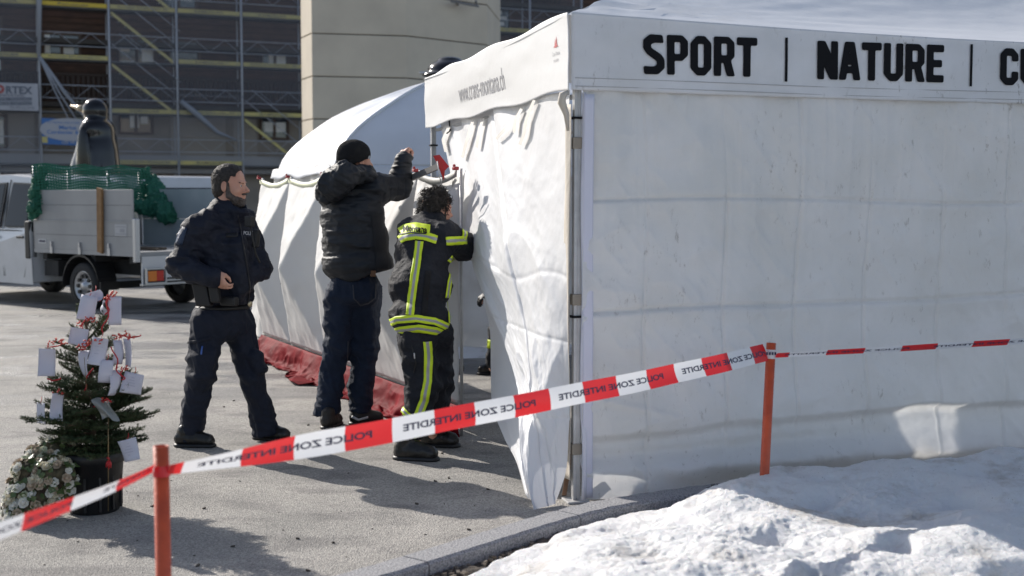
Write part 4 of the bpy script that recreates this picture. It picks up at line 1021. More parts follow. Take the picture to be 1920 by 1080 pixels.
star = [c+FN*.008+FU*math.sin(t*math.pi/5)*(5.5 if t % 2 == 0 else 2.3)/s_+Vector((0, 0, math.cos(t*math.pi/5)*(5.5 if t % 2 == 0 else 2.3)/s_)) for t in range(10)]
m = MB(); m.prism(star, FN*.003); m.build('star', M_wsign, sg)
for y, t_, w_ in ((186, 'SABLAGE BD - MICROGOMMAGE', 62), (194, 'GRENAILLAGE / NETTOYAGE', 58)):
    m = MB(); a = at_sign(-20, y-3.4)+FN*.006; b = at_sign(66, y-3)+FN*.006; c_ = at_sign(66, y+3.4)+FN*.006; d = at_sign(-20, y+3)+FN*.006; m.prism([a, b, c_, d], FN*.003); bar = m.build('bar', M_sgrey, sg); slab_text(t_, 30 if w_ > 60 else 28, y, w_+10, 4, M_wsign, bar)
sg = empty('blue_company_banner', at_sign(120, 272), 'blue and white plasterer company banner hung on the scaffold behind the penguin statue', 'banner')
a = at_sign(83, 221); b = at_sign(176, 226); c_ = at_sign(176, 274); d = at_sign(83, 270)
m = MB(); m.prism([a, b, c_, d], -FN*.02); m.build('board', M_bsign, sg)
c = at_sign(134, 243)+FN*.006; s_ = F/c.y; m = MB(); m.prism([c+FU*math.cos(t)*52/s_+Vector((0, 0, math.sin(t)*21/s_)) for t in np.linspace(0, 2*math.pi, 36, endpoint=False)], FN*.004); m.build('white_oval', M_wsign, sg)
slab_text('GYPSERIE PEINTURE', 124, 230, 56, 3.6, M_bsign, sg); slab_text('Marius', 131, 239, 30, 7.5, M_bsign, sg, .02); slab_text('Cordonier & Fils', 131, 248, 72, 7, M_bsign, sg, .02); slab_text('LES VEYRAS', 142, 267, 42, 5, M_wsign, sg, .02)
m = MB(); q = at_sign(88, 262)+FN*.01; m.obox(q, FU*.1, FN*.004, (0, 0, .12)); m.build('yellow_crest', M_board, sg)
# ================================================================ vans, truck, statues
M_wp = mat('white_vehicle_paint', (.62, .63, .65), .25, coat=.6, col2=(.56, .57, .58), scale=3)
M_carglass = mat('car_glass', (.010, .012, .013), .08, spec=.25)
M_rub = mat('tyre_rubber', (.015, .015, .016), .75, bump=.2)
M_rim = mat('wheel_rim', (.45, .46, .48), .35, .7)
M_blackp = mat('black_plastic', (.012, .012, .013), .5)
M_bedalu = mat('bed_side_aluminium', (.36, .36, .36), .55, .1, col2=(.31, .31, .31), scale=2)
M_under = mat('chassis', (.03, .03, .03), .8)
def wheel(parent, x, y, r=.34, w_=.22, name='wheel', sgn=1):
    m = MB(); m.lathe((x, y, r), [(r*.66, -w_/2), (r*.93, -w_/2), (r, -w_/2+.03), (r, w_/2-.03), (r*.93, w_/2), (r*.66, w_/2)], 36, 0, (0, 1, 0), cap=False); wh = m.build(name, M_rub, parent, True)
    m = MB(); yo = w_/2*sgn
    m.lathe((x, y+yo-.03*sgn, r), [(r*.67, -.10*sgn), (r*.67, .015*sgn), (r*.60, .02*sgn), (r*.55, -.02*sgn), (r*.2, -.01*sgn), (r*.16, .03*sgn), (.001, .03*sgn)], 36, 0, (0, 1, 0), cap=False)
    m.build('rim', M_rim, wh, True)
    m = MB()
    for k in range(10): a = k*math.pi/5; m.lathe((x+math.cos(a)*r*.42, y+yo-.02*sgn, r+math.sin(a)*r*.42), [(.001, -.02), (.028, -.02), (.028, .012), (.001, .012)], 10, 0, (0, 1, 0))
    m.build('rim_holes', M_blackp, wh)
    return wh
def arch_body(parent, prof, hw, m_, name='body', tum=.80, zt=1.15, ztop=1.95, n=1):
    """closed side profile (x,z) extruded across the width, leaning in above the belt line"""
    V = []; ks = (-1, -.97, -.8, -.3, .3, .8, .97, 1); 
    for k in ks:
        for x, z in prof:
            f = 1-(1-tum)*max(0, (z-zt)/(ztop-zt)); zz = z+(-.04 if abs(k) > .96 and z > ztop-.15 else 0)+(.02 if abs(k) < .5 and z > ztop-.15 else 0); V.append((x, k*hw*f, zz))
    N = len(prof); Fc = [(a*N+i, a*N+(i+1) % N, (a+1)*N+(i+1) % N, (a+1)*N+i) for a in range(len(ks)-1) for i in range(N)]
    Fc += [tuple(range(N)), tuple((len(ks)-1)*N+i for i in range(N))[::-1]]
    return bevel(mesh_obj(name, V, Fc, m_, parent, False), .03, 3)
ht = Vector((-.79, .61, 0)).normalized(); lf = Vector((-ht.y, ht.x, 0)); 
corner = Vector((-5.17, 17.5, 0)); truck = empty('dropside_truck', corner-lf*.97, 'white double cab dropside truck with green net and lowered tailgate, parked behind the officer', 'truck', rz=math.atan2(ht.y, ht.x), world=False)
T = truck
# load bed
m = MB(); m.box((0, -.97, .80), (2.42, .97, .86)); m.build('bed_floor', M_bedalu, T)
m = MB(); m.box((.02, .945, .862), (2.40, .97, 1.27)); lp = m.build('side_panel', M_bedalu, T)
m = MB()
for x in (.55, 1.25, 1.95): m.box((x-.03, .97, .80), (x+.03, .995, .90)); m.box((x-.015, .972, .90), (x+.015, 1.0, .97))
m.build('latches', M_rim, lp)
m = MB(); m.box((.02, .94, 1.285), (2.40, .965, 1.72)); m.box((.0, .938, 1.262), (2.42, .975, 1.288)); bevel(m.build('upper_side_panel', M_bedalu, T), .006)
m = MB(); 
for z in (1.07,): m.box((.05, .97, z), (2.36, .973, z+.006))
m.box((.05, .965, 1.5), (2.36, .968, 1.506)); m.build('panel_grooves', mat('groove', (.15, .15, .15), .7), T)
for y_ in (.90, -.98):
    m = MB(); m.box((-.05, y_, .72), (.02, y_+.08, 1.32)); bevel(m.build('corner_post', M_rim, T), .01)
m = MB(); m.obox((.72, 1.0, 1.29), (.055, 0, .012), (0, .018, 0), (-.01, 0, .45)); m.build('wooden_prop', mat('prop_wood', (.30, .17, .07), .7, col2=(.22, .12, .05), scale=9), T)
m = MB(); m.box((.15, .972, 1.08), (.42, .975, 1.24)); st_ = m.build('sticker', mat('sticker_grey', (.45, .45, .46), .6), T)
m = MB(); m.box((.17, .976, 1.10), (.40, .978, 1.115)); m.box((.17, .976, 1.20), (.40, .978, 1.215)); m.box((.2, .976, 1.13), (.3, .978, 1.18)); m.build('sticker_print', M_grey, st_)
m = MB(); m.box((2.1, .972, .94), (2.3, .975, 1.0)); st_ = m.build('maker_plate', mat('plate_white', (.6, .6, .6), .5), T)
m = MB(); m.box((2.12, .976, .955), (2.28, .978, .985)); m.build('plate_print', M_tink, st_)
m = MB(); m.box((.02, -.97, .862), (2.40, -.945, 1.27)); m.box((.02, -.965, 1.29), (2.4, -.94, 1.74)); m.build('far_side_panel', mat('bluish_panel', (.30, .35, .37), .5, .2, col2=(.38, .42, .43), scale=2), T)
m = MB(); m.box((-.055, -.93, .42), (-.03, .88, .80)); tg = m.build('tailgate', mat('tailgate_paint', (.60, .61, .62), .45, .1), T)
m = MB(); m.box((-.062, -.90, .45), (-.056, .7, .47)); m.box((-.09, -.94, .40), (-.02, .90, .425)); m.build('tailgate_edge', M_rim, tg)
m = MB(); m.box((.3, .2, .865), (.9, .28, .90)); m.box((.2, .4, .865), (.75, .46, .895)); m.box((.1, -.6, .865), (.5, -.3, .93)); m.build('loose_planks', mat('dark_plank', (.10, .08, .06), .8), T)
# chassis, mudguard, lamps
m = MB(); m.box((-.02, .35, .50), (2.5, .47, .72)); m.box((-.02, -.47, .50), (2.5, -.35, .72)); m.box((.1, -.9, .70), (.2, .9, .79)); m.box((1.0, -.9, .70), (1.1, .9, .79)); m.box((2.2, -.9, .70), (2.3, .9, .79)); m.box((2.0, .5, .45), (2.35, .85, .68)); m.box((1.2, -.8, .28), (1.3, .8, .38)); m.build('chassis_frame', M_under, T)
m = MB(); m.box((-.06, -.85, .40), (.02, .85, .50)); bevel(m.build('rear_bar', M_blackp, T), .01)
arch = []
for k in range(13):
    a = math.pi*k/12; arch.append((1.28+.44*math.cos(a), .36+.44*math.sin(a)))
m = MB(); V = []
for (x, z) in arch: V += [(x, .66, z), (x, .97, z), (x, .97, z-.03), (x, .66, z-.03)]
Fc = [(i*4+j, i*4+(j+1) % 4, (i+1)*4+(j+1) % 4, (i+1)*4+j) for i in range(12) for j in range(4)]; m.add(V, Fc); m.box((.80, .66, .30), (.83, .96, .42)); m.build('mudguard', M_blackp, T)
V = [(x, -y, z) for x, y, z in V]; m = MB(); m.add(V, Fc); m.build('mudguard', M_blackp, T)
wheel(T, 1.28, .82); wheel(T, 1.28, -.82, sgn=-1); wheel(T, 4.75, .82); wheel(T, 4.75, -.82, sgn=-1)
for y, s_ in ((.70, 1), (-.70, -1)):
    m = MB(); m.box((-.10, y-.15, .44), (-.0, y+.15, .62)); tl = bevel(m.build('tail_light', M_blackp, T), .01)
    m = MB(); m.box((-.115, y-.01, .46), (-.10, y+.13, .60)); m.build('orange_lens', mat('orange_lens', (.75, .22, .03), .2), tl)
    m = MB(); m.box((-.115, y-.13, .46), (-.10, y-.012, .60)); m.build('red_lens', mat('red_lens', (.55, .03, .02), .2), tl)
    m = MB(); 
    for a_, b_ in (((-.13, y-.17, .42), (-.10, y+.17, .44)), ((-.13, y-.17, .62), (-.10, y+.17, .64)), ((-.13, y-.17, .44), (-.10, y-.15, .62)), ((-.13, y+.15, .44), (-.10, y+.17, .62))): m.box(a_, b_)
    m.build('lamp_guard', M_rim, tl)
# cab
prof = [(2.50, .34), (2.50, 1.10), (2.54, 1.55), (2.62, 1.86), (2.80, 1.93), (3.4, 1.97), (4.2, 1.96), (4.62, 1.88), (5.15, 1.42), (5.42, 1.18), (5.85, 1.05), (5.97, .85), (5.97, .42), (5.8, .34)]
cab = arch_body(T, prof, .97, M_wp, 'cab_body')
def side_y(z): return .97*(1-.2*max(0, (z-1.15)/.80))
def sidepoly(pts, d, name, m_, par, eps=.006):
    m = MB(); m.add([(x, side_y(z)+eps, z) for x, z in pts]+[(x, side_y(z)+eps-d, z) for x, z in pts], [tuple(range(len(pts)))]+[(i, (i+1) % len(pts), len(pts)+(i+1) % len(pts), len(pts)+i) for i in range(len(pts))]); return m.build(name, m_, par)
for x0, x1, sl_ in ((2.57, 3.22, 0), (3.34, 4.30, 1)):
    pts = [(x0+.02, 1.16), (x0+.10, 1.82), (x1-.02, 1.84), (x1, 1.16)] if not sl_ else [(x0, 1.16), (x0+.02, 1.84), (x1-.05, 1.80), (x1+.32, 1.22), (x1+.30, 1.16)]
    sidepoly([(x, z) for x, z in pts], .02, 'window_trim', M_blackp, cab, .008); cx_ = sum(p[0] for p in pts)/len(pts); cz_ = sum(p[1] for p in pts)/len(pts)
    sidepoly([(cx_+(x-cx_)*.93, cz_+(z-cz_)*.93) for x, z in pts], .01, 'side_window', M_carglass, cab, .013)
for loop in ([(2.58, 1.0), (2.58, .75), (2.70, .42)], [(3.28, 1.88), (3.30, .9), (3.25, .42)], [(3.36, .72), (3.22, .72), (3.22, .42)], [(2.55, 1.11), (3.4, 1.12), (4.7, 1.13)]):
    m = MB(); m.tube([(x, side_y(z)+.0005, z) for x, z in loop], .007, 5); m.build('door_gap', M_blackp, cab)
m = MB(); m.box((2.66, .97, 1.00), (2.84, 1.01, 1.035)); m.box((3.36, .97, 1.00), (3.54, 1.01, 1.035)); bevel(m.build('door_handle', M_blackp, cab), .008)
m = MB(); m.box((2.50, .86, .70), (2.63, 1.0, 1.26)); bevel(m.build('air_duct', M_blackp, T), .02)
m = MB(); m.box((5.94, -.7, .7), (5.985, .7, .85)); m.build('grille', M_blackp, T)
for y in (.72, -.72):
    m = MB(); m.box((5.8, y-.14, .86), (5.93, y+.14, 1.0)); bevel(m.build('headlight', mat('lamp_glass', (.5, .5, .52), .1), T), .03)
m = MB(); m.obox((4.93, 0, 1.64), (.27, 0, -.23), (0, .72, 0), (.006, 0, .007)); m.build('windscreen', M_carglass, T)
# headboard frame and green net
m = MB()
for y in (-.93, -.35, .35, .93): m.tube([(2.44, y, .8), (2.44, y, 2.05)], .028, 6)
m.tube([(2.44, -.95, 2.05), (2.44, .95, 2.05)], .028, 6); m.tube([(2.44, -.95, 1.72), (2.44, .95, 1.72)], .02, 6); m.build('headboard_frame', M_rim, T, True)
M_gnet = mat('green_net', (.010, .13, .075), .6)
m = MB()
def netp(a, b, x=2.36): 
    y = 1.02-2.04*a; z = 2.08-b*.62+.02*math.sin(a*19); xx = x-.06*math.sin(a*7)-.08*b*math.sin(a*11+1)-.25*b*a; return Vector((xx, y, z))
for i in range(46):
    for j in range(15):
        p = netp(i/46, j/15)
        for q in (netp((i+1)/46, j/15), netp(i/46, (j+1)/15)):
            d = (q-p); s_ = Vector((0, -d.z, d.y)).normalized()*.008; m.add([p-s_, q-s_, q+s_, p+s_], [(0, 1, 2, 3)])
for i in range(46):
    for j in range(15):
        p = netp(i/46, j/15, 2.27)+Vector((0, .02, .01))
        for q in (netp((i+1)/46, j/15, 2.27)+Vector((0, .02, .01)), netp(i/46, (j+1)/15, 2.27)+Vector((0, .02, .01))):
            d = (q-p); s_ = Vector((0, -d.z, d.y)).normalized()*.007; m.add([p-s_, q-s_, q+s_, p+s_], [(0, 1, 2, 3)])
m.build('net_mesh', M_gnet, T)
def bundle(y0, w_, h_, z0, seed, lean=0):
    sd = SDF(); rr = random.Random(seed)
    for k in range(16):
        t = k/15; sd.rc((2.33-.12*t+rr.uniform(-.04, .04), y0+rr.uniform(-w_, w_)*.5+lean*t, z0-h_*t), (2.33+rr.uniform(-.06, .06), y0+rr.uniform(-w_, w_)*.6+lean*t, z0-h_*t-.12), .05, .035, .02)
    sdf_obj('net_bundle', sd, mat('green_net_bunched', (.012, .11, .065), .7), T, .012, lambda V, N: .030*ridged(V*np.array([16, 16, 9]), 3, seed)-.02)
bundle(.90, .16, .62, 2.05, 3, .12); bundle(-1.02, .22, .62, 2.05, 5, -.1)
sd = SDF()   # slack belly of net at the far end
sd.rc((2.2, -1.0, 1.75), (1.7, -.9, 1.35), .16, .16, .05); sd.rc((2.2, -.6, 1.5), (1.9, -1.0, 1.4), .1, .13, .05)
sdf_obj('net_bundle', sd, mat('green_net_bunched', (.012, .11, .065), .7), T, .014, lambda V, N: .035*ridged(V*np.array([11, 11, 7]), 3, 9)-.02)
# parked white van seen over the bed
van = empty('parked_van', (-8.2, 26, 0), 'white van parked behind the truck, its roof showing through the green net', 'van', rz=math.radians(200), world=False)
prof = [(-2.4, .35), (-2.45, 1.1), (-2.35, 1.85), (-2.1, 2.02), (.8, 2.05), (1.3, 1.95), (1.95, 1.25), (2.5, 1.05), (2.6, .8), (2.6, .35)]
vb = arch_body(van, prof, .95, M_wp, 'body', ztop=2.05)
for x0, x1 in ((-2.1, -1.0), (-.9, .1), (.2, 1.3)):
    for sg_ in (1, -1):
        m = MB(); pts = [(x0, 1.2), (x0, 1.8), (x1, 1.8), (x1+.1, 1.2)]
        m.add([(x, sg_*(.95*(1-.2*max(0, (z-1.15)/.9))+.008), z) for x, z in pts], [(0, 1, 2, 3)]); m.build('side_window', M_carglass, vb)
m = MB(); m.obox((-2.405, 0, 1.5), (.01, 0, .0), (0, .7, 0), (.045, 0, .28)); m.build('rear_window', M_carglass, vb)
m = MB(); m.obox((1.66, 0, 1.62), (.30, 0, -.32), (0, .72, 0), (.012, 0, .01)); m.build('windscreen', M_carglass, vb)
for x in (-1.6, 1.7):
    wheel(van, x, .80); wheel(van, x, -.80, sgn=-1)
# penguin statue
M_gloss = mat('black_lacquer', (.006, .006, .008), .16, coat=.35, bump=.05, bscale=2, spec=.35)
M_plinth = mat('concrete_plinth', (.25, .24, .23), .85, col2=(.2, .19, .18), scale=5, bump=.2)
def penguin(loc, s_, label, face=(-.95, .30), ph=1.0, top_only=False):
    loc = Vector(loc); f = Vector((face[0], face[1], 0)).normalized(); r = Vector((f.y, -f.x, 0))
    root = empty('penguin_statue', loc, label, 'statue')
    def Q(a, b, c): return loc+f*a*s_+r*b*s_+Vector((0, 0, ph+c*s_))
    sd = SDF(); R = [tuple(f), tuple(r), (0, 0, 1)]
    sd.ell(Q(0, 0, .85), (.34*s_, .40*s_, .78*s_), R, .1); sd.ell(Q(.06, 0, .6), (.40*s_, .44*s_, .6*s_), R, .1); sd.ell(Q(-.02, 0, 1.42), (.24*s_, .35*s_, .22*s_), R, .10)
    sd.ell(Q(.02, 0, 1.74), (.215*s_, .20*s_, .21*s_), R, .07*s_)
    for sg_ in (1, -1): sd.ell(Q(-.02, sg_*.405, .93), (.13*s_, .055*s_, .56*s_), R, .04)
    sd.rc(Q(-.3, 0, .25), Q(-.52, 0, .06), .14*s_, .05*s_, .1)
    for sg_ in (1, -1): sd.rc(Q(.1, sg_*.18, .06), Q(.42, sg_*.22, .04), .09*s_, .07*s_, .04)
    sdf_obj('body', sd, M_gloss, root, .028*s_)
    m = MB(); m.lathe(Q(.18, 0, 1.76), [(.09*s_, 0), (.06*s_, .12*s_), (.015*s_, .34*s_)], 14, 0, f*1+Vector((0, 0, .22))); m.build('beak', mat('bronze_lacquer', (.30, .25, .18), .2, .6), root, True)
    m = MB(); m.lathe(loc, [(.62*s_, -.05), (.62*s_, ph-.04), (.58*s_, ph)], 36); m.build('plinth', M_plinth, root)
    return root
pb = PX(184, 369, 26.0); penguin((pb.x, 26.0, 0), 1.19, 'tall glossy black penguin statue looking over the truck net', ph=1.28)
# glossy domed statue head just above the tent edge
pb = PX(838, 369, 21.0); root = empty('statue', (pb.x, 21.0, 0), 'black glossy statue with flat brimmed rounded head peeping above the side valance', 'statue')
sd = SDF(); c = PX(843, 134, 21.0); sd.ell(c, (.36, .36, .20), None, .05); sd.ell(c+Vector((0, 0, -.06)), (.46, .44, .055), None, .03); sd.ell(c+Vector((0, 0, .17)), (.2, .2, .07), None, .04)
sd.rc(c+Vector((-.1, 0, -.1)), c+Vector((-.42, 0, -.34)), .16, .10, .06); sd.ell(c+Vector((0, 0, -1.3)), (.55, .5, 1.2), None, .2)
sdf_obj('body', sd, M_gloss, root, .03); m = MB(); m.lathe((pb.x, 21, 0), [(.6, -.05), (.6, c.z-2.3), (.55, c.z-2.25)], 30); m.build('plinth', M_plinth, root)
m = MB(); m.obox(c+Vector((-.40, -.06, -.03)), (.09, 0, 0), (0, .05, 0), (0, 0, .02)); bevel(m.build('rim_light_edge', M_rim, root), .015)
# ================================================================ people
M_skin = mat('skin', (.58, .33, .24), .5, col2=(.48, .24, .17), scale=9, bump=.08, bscale=60, spec=.4)
M_hair = mat('dark_hair', (.016, .013, .011), .7, col2=(.04, .033, .028), scale=60, bump=.8, bscale=120)
M_beard = mat('greying_beard', (.045, .033, .026), .75, col2=(.13, .11, .10), scale=35, bump=.8, bscale=110)
M_eye = mat('eye_white', (.6, .58, .55), .25); M_iris = mat('iris', (.02, .015, .012), .2)
M_navy = mat('navy_uniform', (.007, .0095, .019), .66, spec=.3, col2=(.010, .013, .025), scale=10, bump=.3, bscale=120)
M_navyt = mat('navy_trousers', (.010, .014, .027), .75, spec=.3, bump=.35, bscale=150)
M_leather = mat('black_leather', (.012, .011, .010), .35, bump=.4, bscale=30)
M_hol = mat('holster_black', (.010, .010, .011), .55, bump=.15, bscale=50)
def head_prims(sd, c, f, up=(0, 0, 1), s=1.0, k=.018):
    f = Vector(f).normalized(); up = Vector(up); up = (up-f*up.dot(f)).normalized(); l = up.cross(f)
    c = Vector(c); R = [tuple(f), tuple(l), tuple(up)]
    def Q(x, y, z): return c+(f*x+l*y+up*z)*s
    def e(p, r, kk=k, op='u'): sd.ell(Q(*p), tuple(q*s for q in r), R, kk, op)
    e((-.012, 0, .038), (.098, .077, .093)); e((.022, 0, -.018), (.072, .062, .092)); e((.030, 0, -.074), (.056, .048, .042), .02)
    e((.068, 0, -.098), (.020, .020, .018), .015); e((.078, 0, .028), (.016, .044, .009), .012)
    for g in (1, -1):
        e((.058, g*.040, -.022), (.026, .020, .020), .02); e((.088, g*.031, .006), (.016, .016, .011), .008, 's')
        e((-.006, g*.077, .0), (.019, .008, .033), .004); e((-.012, g*.086, .004), (.008, .006, .016), .004, 's'); e((.094, g*.012, -.030), (.010, .008, .008), .006)
        e((.0715, g*.031, .006), (.0145, .0165, .0125), .003)
    sd.rc(Q(.086, 0, .012), Q(.112, 0, -.022), .008*s, .012*s, .012)
    e((.088, 0, -.053), (.012, .024, .006), .006); e((.086, 0, -.064), (.011, .020, .007), .006); e((.100, 0, -.0585), (.010, .022, .0018), .003, 's')
    return Q, f, l, up
def hand_prims(sd, wrist, d, nrm, side, curl=.6, s=1.0, spread=.0, thumb=1):
    """palm from wrist along d; nrm = back of the hand; side=+1 thumb on (d x nrm) side"""
    d = Vector(d).normalized(); nrm = Vector(nrm); nrm = (nrm-d*nrm.dot(d)).normalized(); t = d.cross(nrm)*side; w_ = Vector(wrist)
    def Q(a, b, c): return w_+(d*a+t*b+nrm*c)*s
    sd.rc(Q(.0, 0, 0), Q(.055, .0, 0), .030*s, .040*s, .012, (nrm, 2.1)); sd.rc(Q(.05, .02, 0), Q(.085, .022, 0), .026*s, .022*s, .012, (nrm, 1.9)); sd.rc(Q(.05, -.02, 0), Q(.078, -.024, 0), .026*s, .020*s, .012, (nrm, 1.9))
    for i, (b, L) in enumerate(((.030, .070), (.010, .078), (-.011, .073), (-.030, .057))):
        p = Q(.088-.006*abs(i-1), b, 0); ang = 0; q = p; dd = d+t*(b*spread*10)
        for sg_, (fr, r0, r1) in enumerate(((.45, .0092, .0085), (.30, .0085, .0078), (.25, .0078, .0068))):
            ang += curl*(1.0 if sg_ == 0 else 1.15); v = (dd*math.cos(ang)-nrm*math.sin(ang)).normalized(); n_ = q+v*L*fr*s
            sd.rc(q, n_, r0*s, r1*s, .0035); q = n_
    a = Q(.02, .028, -.006); b = Q(.050, .052, -.016); c = Q(.075, .050*(1-curl*.25), -.030-.01*curl); e_ = Q(.096, .040*(1-curl*.5), -.040-.012*curl)
    sd.chain([a, b, c, e_], [.016*s, .012*s, .0105*s, .008*s], .006)
def cloth(seed, amp=.006, sc=(7, 7, 5), rid=.006, rsc=(5, 5, 9)):
    def f(V, N): return .0035*(ridged(V*np.array([15, 15, 20])+np.stack([V[:, 2]*6, V[:, 0]*5, V[:, 1]], 1), 2, seed+9)-.6)+amp*fbm(V*np.array(sc), 3, seed)+rid*(ridged(V*np.array(rsc)+np.stack([V[:, 2]*2, V[:, 0]*2, V[:, 1]], 1), 3, seed+5)-.6)
    return f
def folds(V, joints):    # extra compression folds round joints: (point, radius, freq, amp)
    r = np.zeros(len(V))
    for p, rad, fr, a in joints:
        d = V-arr(p); g = np.exp(-(np.linalg.norm(d, axis=1)/rad)**2); r += a*g*np.sin(d[:, 2]*fr+3*vnoise(V*8, 3)+d[:, 0]*fr*.4)
    return r
def boot(name, heel, toe, par, m_, h=.14, s=1.0, sole=True, ground=0):
    heel = Vector(heel); toe = Vector(toe); d = (toe-heel); d.z = 0; L = d.length; d.normalize(); sd = SDF(); z = Vector((0, 0, 1))
    def Q(a, b, c): return Vector((heel.x, heel.y, ground))+d*a*L+Vector((d.y, -d.x, 0))*b+z*c
    up = (0, 0, 1)
    sd.rc(Q(.17, 0, .05), Q(.45, 0, .052), .047*s, .047*s, .02); sd.rc(Q(.45, 0, .05), Q(.82, .005, .043), .046*s, .044*s, .02)
    sd.rc(Q(.22, 0, .07), Q(.25, 0, h), .047*s, .050*s, .02); sd.rc(Q(.4, 0, .085), Q(.75, 0, .055), .036*s, .034*s, .02)
    o = sdf_obj(name, sd, m_, par, .007, lambda V, N: .0025*fbm(V*30, 3, 5)+.002*ridged(V*26, 2, 8), clip=lambda P: (ground+.016)-P[..., 2])
    so_ = SDF(); so_.rc(Q(.16, 0, .010), Q(.45, 0, .010), .052*s, .050*s, .01, ((0, 0, 1), 2.2)); so_.rc(Q(.45, 0, .010), Q(.84, .005, .010), .050*s, .050*s, .01, ((0, 0, 1), 2.2))
    sdf_obj('sole', so_, M_blackp, o, .006, clip=lambda P: np.maximum(ground+.0-P[..., 2], P[..., 2]-(ground+.026)))
    lc = MB()
    for a in (.36, .44, .52, .60): 
        c0 = Q(a, -.022, .142-.11*a); c1 = Q(a, .022, .142-.11*a); lc.tube([c0, (c0+c1)/2+z*.010, c1], .0035, 5)
    lc.build('laces', M_rope, o, True)
    return o
def eyes(Q, par, s=1.0):
    for g in (1, -1):
        m = MB(); c = Q(.0755, g*.031, .006); f = (Q(1, 0, 0)-Q(0, 0, 0)).normalized(); m.lathe(c-f*.0, [(.0005, -.012*s), (.008*s, -.009*s), (.0115*s, 0), (.008*s, .009*s), (.0005, .012*s)], 12, 0, f); e = m.build('eye', M_eye, par, True)
        m = MB(); m.lathe(c+f*.0105*s, [(.0055*s, -.002), (.005*s, .001), (.001, .0015)], 10, 0, f); m.build('iris', M_iris, e, True)
def strands(o, n, L, w_, seed, f, up):
    co, fc = world_mesh(o); N = vnormals(co, np.array(fc)); r = random.Random(seed); m = MB()
    for k in range(n):
        i = r.randrange(len(co)); c = Vector(co[i]); nn = Vector(N[i]); d = (nn*.8-Vector(f)*.4*(1 if seed == 1 else 0)-Vector(up)*(.25 if seed == 1 else .7)+Vector((r.uniform(-.5, .5), r.uniform(-.5, .5), r.uniform(-.5, .5)))).normalized(); s_ = d.cross(nn+Vector((.01, .02, .03))).normalized()*w_
        m.add([c-s_-nn*.002, c+s_-nn*.002, c+d*L*r.uniform(.6, 1.2)], [(0, 1, 2)])
    m.build('strands', o.data.materials[0], o)
